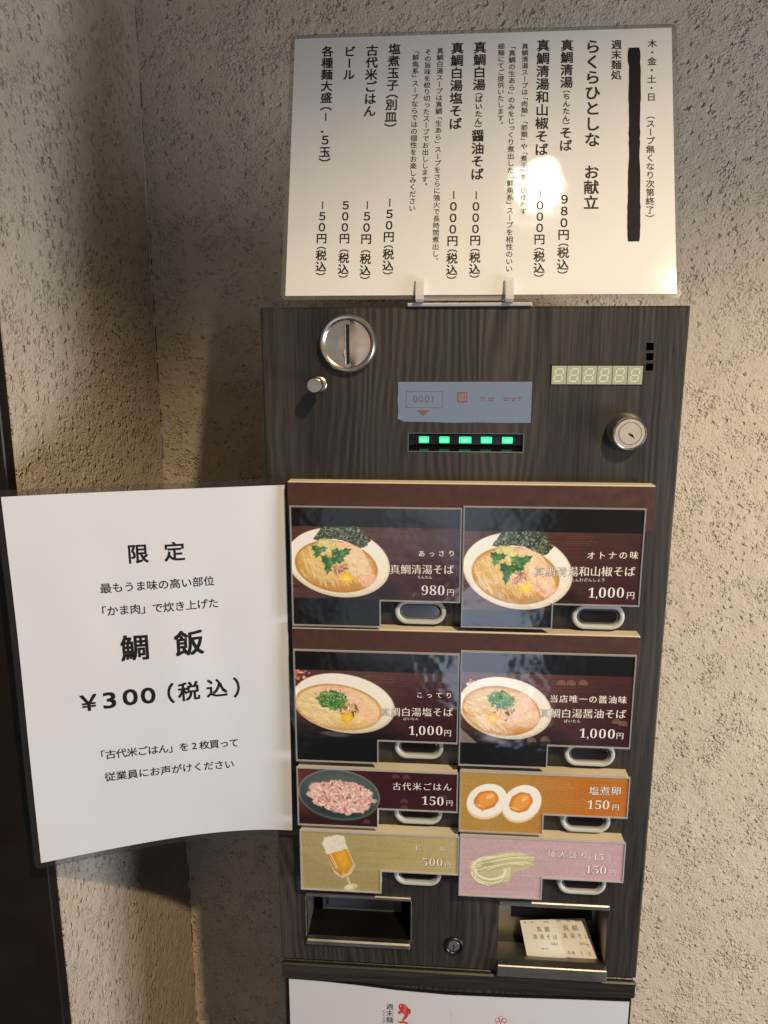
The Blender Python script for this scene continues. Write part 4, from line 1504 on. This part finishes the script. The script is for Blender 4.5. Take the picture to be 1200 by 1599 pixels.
# ------------------------------------------------------------------ meal tickets in the right tray
def ticket(label, p00, p10, p01, p11, rows):
    """p00 bottom-left, p10 bottom-right, p01 top-left, p11 top-right (mm, world)."""
    P = [Vector(p) for p in (p00, p10, p01, p11)]
    org_ = Vector((-23.5, -602.2, -35.5))
    P = [org_ + (p - org_) * k for p, k in zip(P, (1.0066, 1.0066, 1.0165, 1.0165))]
    nrm = (P[1] - P[0]).cross(P[2] - P[0]).normalized()
    org = (P[0] + P[1]) / 2

    def mp(u, v, l):
        q = (P[0] * (1 - u) + P[1] * u) * (1 - v) + (P[2] * (1 - u) + P[3] * u) * v
        return tuple(q + nrm * l)
    root = empty('meal_ticket', tuple(org), label, 'ticket', 'meal tickets in the right tray')
    vs, fs = [], []
    N = 6
    for l in (0, -0.12):
        for j in range(N + 1):
            for i in range(N + 1):
                u, v = i / N, j / N
                vs.append(mp(u, v, l + 1.6 * math.sin(math.pi * v) * math.sin(math.pi * u * .9)))
    W = N + 1
    for b in (0, W * W):
        for j in range(N):
            for i in range(N):
                a = b + j * W + i
                f = (a, a + 1, a + W + 1, a + W)
                fs.append(f if b == 0 else f[::-1])
    obj('slip', vs, fs, M['ticket'], root)
    t = Text()
    wd, ht = (P[1] - P[0]).length, (P[2] - P[0]).length
    for s, u0, u1, v, size in rows:
        if s == '|':
            r = random.Random(int(u0 * 1000))
            u = u0
            while u < u1:
                w = r.uniform(.4, 1.1)
                t.rect(u * wd, u * wd + w * .5, v * ht - size / 2, v * ht + size / 2)
                u += w * 1.7 / wd
        else:
            t.row(s, (u0 * wd, v * ht), (u1 * wd, v * ht), size * .86, 0.0)
    t.build('lettering', [M['ticket_ink']], lambda x, y, l: mp(x / wd, y / ht, 0.12 + l + 1.6 * math.sin(math.pi * y / ht) * math.sin(math.pi * x / wd * .9)), root)


ticket('ticket at the left of the pair in the tray, lying over the other slip', (66.5, 2.0, -586.4), (103, 2.0, -586.6), (60.5, 25, -562.6), (93.0, 25, -559.6),
       [('|', .10, .16, .94, 1.8), ('|', .32, .36, .94, 1.8), ('|', .66, .80, .94, 1.8), ('真鯛', .48, .70, .76, 6.0), ('清湯そば', .32, .86, .58, 5.4), ('|', .72, .90, .42, 2.2), ('|', .40, .60, .30, 1.4), ('|', .74, .92, .07, 2.6)])
ticket('ticket at the right of the pair in the tray, its edge under the other slip', (100, 3.6, -587.0), (132, 3.6, -587.2), (89.0, 26.4, -560.6), (121, 26.4, -558.0),
       [('|', .18, .26, .94, 1.8), ('|', .48, .52, .94, 1.8), ('|', .70, .88, .94, 1.8), ('真鯛', .36, .62, .78, 6.4), ('清湯そば', .26, .90, .60, 5.6), ('|', .62, .80, .43, 2.2), ('大', .84, .84, .40, 4.5), ('真鯛', .22, .34, .22, 3.4), ('そば', .58, .80, .22, 4.4), ('|', .60, .84, .06, 2.6)])

# ------------------------------------------------------------------ laminated menu on its stand, on top of the machine
TH = math.radians(18)
ORG = Vector((0, -2.0, 6.2))
E1, E2 = Vector((1, 0, 0)), Vector((0, math.sin(TH), math.cos(TH)))
NN = E1.cross(E2)


def on_sign(u, v, l=0.0):
    # the film is a little wavy
    l2 = l + 0.4 * math.sin(u / 46.0 + 0.6) * math.sin(v / 70.0)
    return tuple(ORG + E1 * u + E2 * v + NN * l2)


sg = empty('laminated_menu', (0, 0, 6.2), 'laminated landscape menu sheet of upright Japanese writing leaning on top of the machine', 'menu')


def grid_sheet(name, u0, u1, v0, v1, nu, nv, mapper, m, parent, l=0.0, thick=0.3, tilt=0.0):
    vs, fs = [], []
    for k in (0, 1):
        for j in range(nv + 1):
            for i in range(nu + 1):
                u, v = u0 + (u1 - u0) * i / nu, v0 + (v1 - v0) * j / nv
                vs.append(mapper(u + tilt * v, v, l - k * thick))
    W, B = nu + 1, (nu + 1) * (nv + 1)
    for j in range(nv):
        for i in range(nu):
            a = j * W + i
            fs.append((a, a + 1, a + W + 1, a + W))
            fs.append((a + B, a + B + W, a + B + W + 1, a + B + 1))
    vs += list(vs)          # the cut edges get vertices of their own, so that they shade crisply
    nf = len(fs)
    for i in range(nu):
        fs.append((i, i + B, i + B + 1, i + 1))
        a = nv * W + i
        fs.append((a, a + 1, a + B + 1, a + B))
    for j in range(nv):
        a = j * W
        fs.append((a, a + W, a + B + W, a + B))
        a += nu
        fs.append((a, a + B, a + B + W, a + W))
    fs = fs[:nf] + [tuple(i + 2 * B for i in f) for f in fs[nf:]]
    return obj(name, vs, fs, m, parent, smooth=True)


def rim_sheet(name, outer, inner, mapper, m, parent, l=0.0, thick=0.35):
    n = len(outer)
    vs = [mapper(*p, l) for p in outer] + [mapper(*p, l) for p in inner] + [mapper(*p, l - thick) for p in outer] + [mapper(*p, l - thick) for p in inner]
    fs = []
    for i in range(n):
        j = (i + 1) % n
        fs += [(i, j, n + j, n + i), (i, 2 * n + i, 2 * n + j, j), (2 * n + i, 3 * n + i, 3 * n + j, 2 * n + j)]
    return obj(name, vs, fs, m, parent)


def loop_rect(u0, u1, v0, v1, r, nside=14):
    out = []
    cs = ((u1 - r, v1 - r, 0), (u0 + r, v1 - r, 90), (u0 + r, v0 + r, 180), (u1 - r, v0 + r, 270))
    for q, (cx, cy, a0) in enumerate(cs):
        for k in range(5):
            a = math.radians(a0 + 22.5 * k)
            out.append((cx + r * math.cos(a), cy + r * math.sin(a)))
        nx, ny, na = cs[(q + 1) % 4]
        e0 = out[-1]
        a = math.radians(na)
        e1 = (nx + r * math.cos(a), ny + r * math.sin(a))
        out += [(e0[0] + (e1[0] - e0[0]) * k / nside, e0[1] + (e1[1] - e0[1]) * k / nside) for k in range(1, nside)]
    return out


sh = grid_sheet('sheet', -144.2, 153.4, 2.4, 218.2, 30, 22, on_sign, M['paper'], sg, 0.15, 0.3)
rim_sheet('film_border', loop_rect(-147.6, 157.2, -0.8, 221.4, 4.5), loop_rect(-144.0, 153.2, 2.6, 218.0, 0.4), on_sign, M['film'], sg, 0.05)
t = Text()
KW = dict(off=0.019)
P1 = [('（', .85), ('税込', 1.0), ('）', .85)]
t.column([('木・金・土・日', 1)], 138.6, 209.0, 157.0, 137.0, 0.012)
t.column([('（スープ無くなり次第終了）', 1)], 136.4, 146.7, 61.0, 134.6, 0.012)
t.column([('週末麺処', 1)], 111.1, 209.5, 175.4, 110.6, 0.015)
t.column([('らくらひとしな', 1)], 92.8, 210.6, 120.0, 91.7, **KW)
t.column([('お献立', 1)], 91.2, 106.0, 69.2, 90.4, **KW)
t.column([('真鯛清湯', 1), ('（ちんたん）', .58), ('そば', 1)], 73.0, 211.0, 116.8, 71.4, **KW)
t.column([('９８０円', 1)] + P1, 70.6, 82.8, 16.2, 68.8, **KW)
t.column([('真鯛清湯和山椒そば', 1)], 54.5, 211.6, 113.6, 52.8, **KW)
t.column([('1０００円', 1)] + P1, 52.0, 87.0, 14.0, 51.0, **KW)
t.column([('真鯛清湯スープは「肉類」「節類」や「煮干」を一切使わず', 1)], 40.2, 208.6, 66.0, 39.2, 0.008)
t.column([('「真鯛の生あら」のみをじっくり煮出した「鮮魚系」スープを相性のいい', 1)], 30.2, 208.0, 20.0, 28.4, 0.008)
t.column([('細麺にてご提供いたします。', 1)], 21.6, 209.2, 137.6, 21.2, 0.008)
t.column([('真鯛白湯', 1), ('（ぱいたん）', .58), ('醤油そば', 1)], 4.9, 211.4, 94.5, 3.4, **KW)
t.column([('1０００円', 1)] + P1, 3.0, 87.0, 13.6, 2.1, **KW)
t.column([('真鯛白湯塩そば', 1)], -13.0, 211.4, 136.8, -14.0, **KW)
t.column([('1０００円', 1)] + P1, -14.4, 87.6, 12.8, -15.4, **KW)
t.column([('真鯛白湯スープは真鯛「生あら」スープをさらに強火で長時間煮出し、', 1)], -26.6, 207.0, 27.0, -28.0, 0.008)
t.column([('その旨味を絞り切ったスープでお出しします。', 1)], -36.3, 206.2, 88.0, -37.3, 0.008)
t.column([('「鮮魚系」スープならではの個性をお楽しみください', 1)], -46.0, 206.6, 70.0, -46.6, 0.008)
t.column([('塩煮玉子（別皿）', 1)], -63.0, 212.0, 137.8, -65.2, **KW)
t.column([('1５０円', 1)] + P1, -64.2, 82.4, 16.7, -64.6, **KW)
t.column([('古代米ごはん', 1)], -81.0, 211.4, 149.4, -82.0, **KW)
t.column([('1５０円', 1), ('　', .4)] + P1, -81.8, 80.6, 13.2, -82.3, **KW)
t.column([('ビール', 1)], -99.1, 210.8, 181.0, -99.4, **KW)
t.column([('５００円', 1), ('　', .4)] + P1, -98.9, 80.6, 14.4, -99.3, **KW)
t.column([('各種麺大盛（1．５玉）', 1)], -117.2, 211.4, 109.8, -116.8, **KW)
t.column([('1５０円', 1)] + P1, -117.3, 81.0, 16.6, -116.9, **KW)
t.build('lettering', [M['ink']], lambda x, y, l: on_sign(x, y, 0.24 + l), sg)
# marker stroke blotting out one column
r_ = random.Random(3)
L_, R_ = [], []
for k in range(41):
    s = k / 40
    y = 202.2 + (43.7 - 202.2) * s
    c = 125.2 + (122.2 - 125.2) * s - (0.7 if k < 4 else 0)
    w = 4.15 + (0.7 if k < 4 else 0.3 * math.sin(s * 9) + 0.18 * math.sin(s * 31)) + r_.uniform(-.24, .24) + (0.45 * s)
    if k in (0, 40):
        w -= 0.7
    L_.append((c - w, y))
    R_.append((c + w, y + r_.uniform(-.1, .1)))
vs = [on_sign(x, y, 0.30) for x, y in L_] + [on_sign(x, y, 0.30) for x, y in R_]
obj('marker_stroke', vs, [(i + 1, i + 42, i + 41, i) for i in range(40)], M['marker'], sg)

st = empty('sign_stand', (0, 10, 0.1), 'low clear acrylic stand with two front hooks holding the laminated menu', 'sign stand')
MB().box(-49.0, 46.0, -3.2, 58, 0.1, 2.6, c=0.4).build('base_plate', M['clear'], st)
for u in (-39.4, 28.6):
    b = MB()
    q = lambda du, v, l: tuple(ORG + E1 * (u + du) + E2 * v + NN * l)
    prof = [(-3.4, 0.6), (-3.4, 6.4), (14.4, 3.6), (14.4, 1.8), (0.2, 1.2)]
    vs = [q(-3.1, v, l) for v, l in prof] + [q(3.1, v, l) for v, l in prof]
    n_ = len(prof)
    b.add(vs, [tuple(range(n_))[::-1], tuple(range(n_, 2 * n_))] + [(i, (i + 1) % n_, (i + 1) % n_ + n_, i + n_) for i in range(n_)])
    b.build('hook', M['clear'], st)
q = lambda du, v, l: tuple(ORG + E1 * du + E2 * v + NN * l)
vs = [q(x, v, l) for x in (-42, 32) for v, l in ((-1, -1.2), (90, -1.2), (90, -3.6), (-1, -3.6))]
b = MB()
b.add(vs, [(0, 1, 2, 3), (7, 6, 5, 4), (0, 4, 5, 1), (1, 5, 6, 2), (2, 6, 7, 3), (3, 7, 4, 0)])
b.build('back_rest', M['clear'], st)

# ------------------------------------------------------------------ curled notice sheet beside the machine
CT, CB = (13.33333333, -10.74285714, 65.30952381, 5.04714286), (-35.73333333, 100.91428571, -5.88095238, 5.42428571)


def surf(u, v):
    x = (-148 - 200.5 * u) * (1 - v) + (-149.7 - 202.9 * u) * v
    rip = 0.7 * math.sin(19.0 * u + 3.5 * v + 0.8) * math.sin(math.pi * min(max(v * 1.1, 0), 1)) * (0.6 + 0.4 * math.sin(5 * v)) + 1.1 * math.sin(7.0 * u + 2.0 * v) * math.sin(math.pi * min(max(v, 0), 1)) + 0.5 * math.sin(15 * u - 5 * v) * math.sin(math.pi * min(max(v, 0), 1))
    y = -(np.polyval(CT, u) * (1 - v) + np.polyval(CB, u) * v) + rip
    return Vector((x, y, -140.2 - 315.9 * v))


def on_notice(x, y, l=0.0):
    """Page: x from 0 (left) to 211, y from 0 (bottom) to 316."""
    u, v = 1 - x / 211.0, 1 - y / 316.0
    p = surf(u, v)
    d1 = surf(u - .01, v) - surf(u + .01, v)
    d2 = surf(u, v - .01) - surf(u, v + .01)
    n = d1.cross(d2).normalized()
    return tuple(p + n * l)


no = empty('paper_notice', (-250, -35, -456), 'laminated white notice sheet curling out left of the machine, offering a limited rice dish', 'notice')
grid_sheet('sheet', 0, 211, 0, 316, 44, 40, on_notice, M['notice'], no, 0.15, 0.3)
rim_sheet('film_border', loop_rect(-4.6, 216.0, -5.2, 321.0, 4.0, 20), loop_rect(0.3, 210.8, 0.3, 315.8, 0.4, 20), on_notice, M['film_dark'], no, 0.05)
t = Text()
pg = lambda u, v: ((1 - u) * 211.0, (1 - v) * 316.0)
for ch, a in zip('限定', ((.5605, .1618), (.4273, .1618))):
    t.put(ch, *pg(*a), 16.8, off=0.020)
on_n = lambda x, y, l: on_notice(x, y, 0.26 + l)
th, t = t, Text()
t.row('最もうま味の高い部位', pg(.6847, .2476), pg(.3065, .2476), 8.9, 0.012)
t.row('「かま肉」で炊き上げた', pg(.7094, .3090), pg(.2948, .3098), 9.0, 0.012)
for ch, a in zip('鯛飯', ((.5973, .4150), (.3936, .4142))):
    th.put(ch, *pg(*a), 23.6, off=0.022)
th.build('heading', [M['ink']], on_n, no)
tp = Text()
for ch, a, sz, sx in (('￥', (.7803, .5545), 19.5, 1.0), ('3', (.706, .555), 20, 1.28), ('0', (.6299, .553), 20, 1.28), ('0', (.5619, .5532), 20, 1.28), ('（', (.5040, .5528), 19, 1), ('税', (.4055, .5528), 18.2, 1), ('込', (.2979, .5532), 18.2, 1), ('）', (.1900, .5560), 19, 1)):
    tp.put(ch, *pg(*a), sz, off=0.020, sx=sx)
tp.build('price', [M['ink']], on_n, no)
t.build('description', [M['ink']], on_n, no)
t = Text()
s6 = '「古代米ごはん」を2枚買って'
t.row(s6, pg(.7596, .7120), pg(.2397, .7210), 8.9, 0.013)
t.row('従業員にお声がけください', pg(.7287, .7790), pg(.2628, .7858), 9.0, 0.013)
t.build('instructions', [M['ink']], on_n, no)

bpy.data.objects.remove(_go, do_unlink=True)
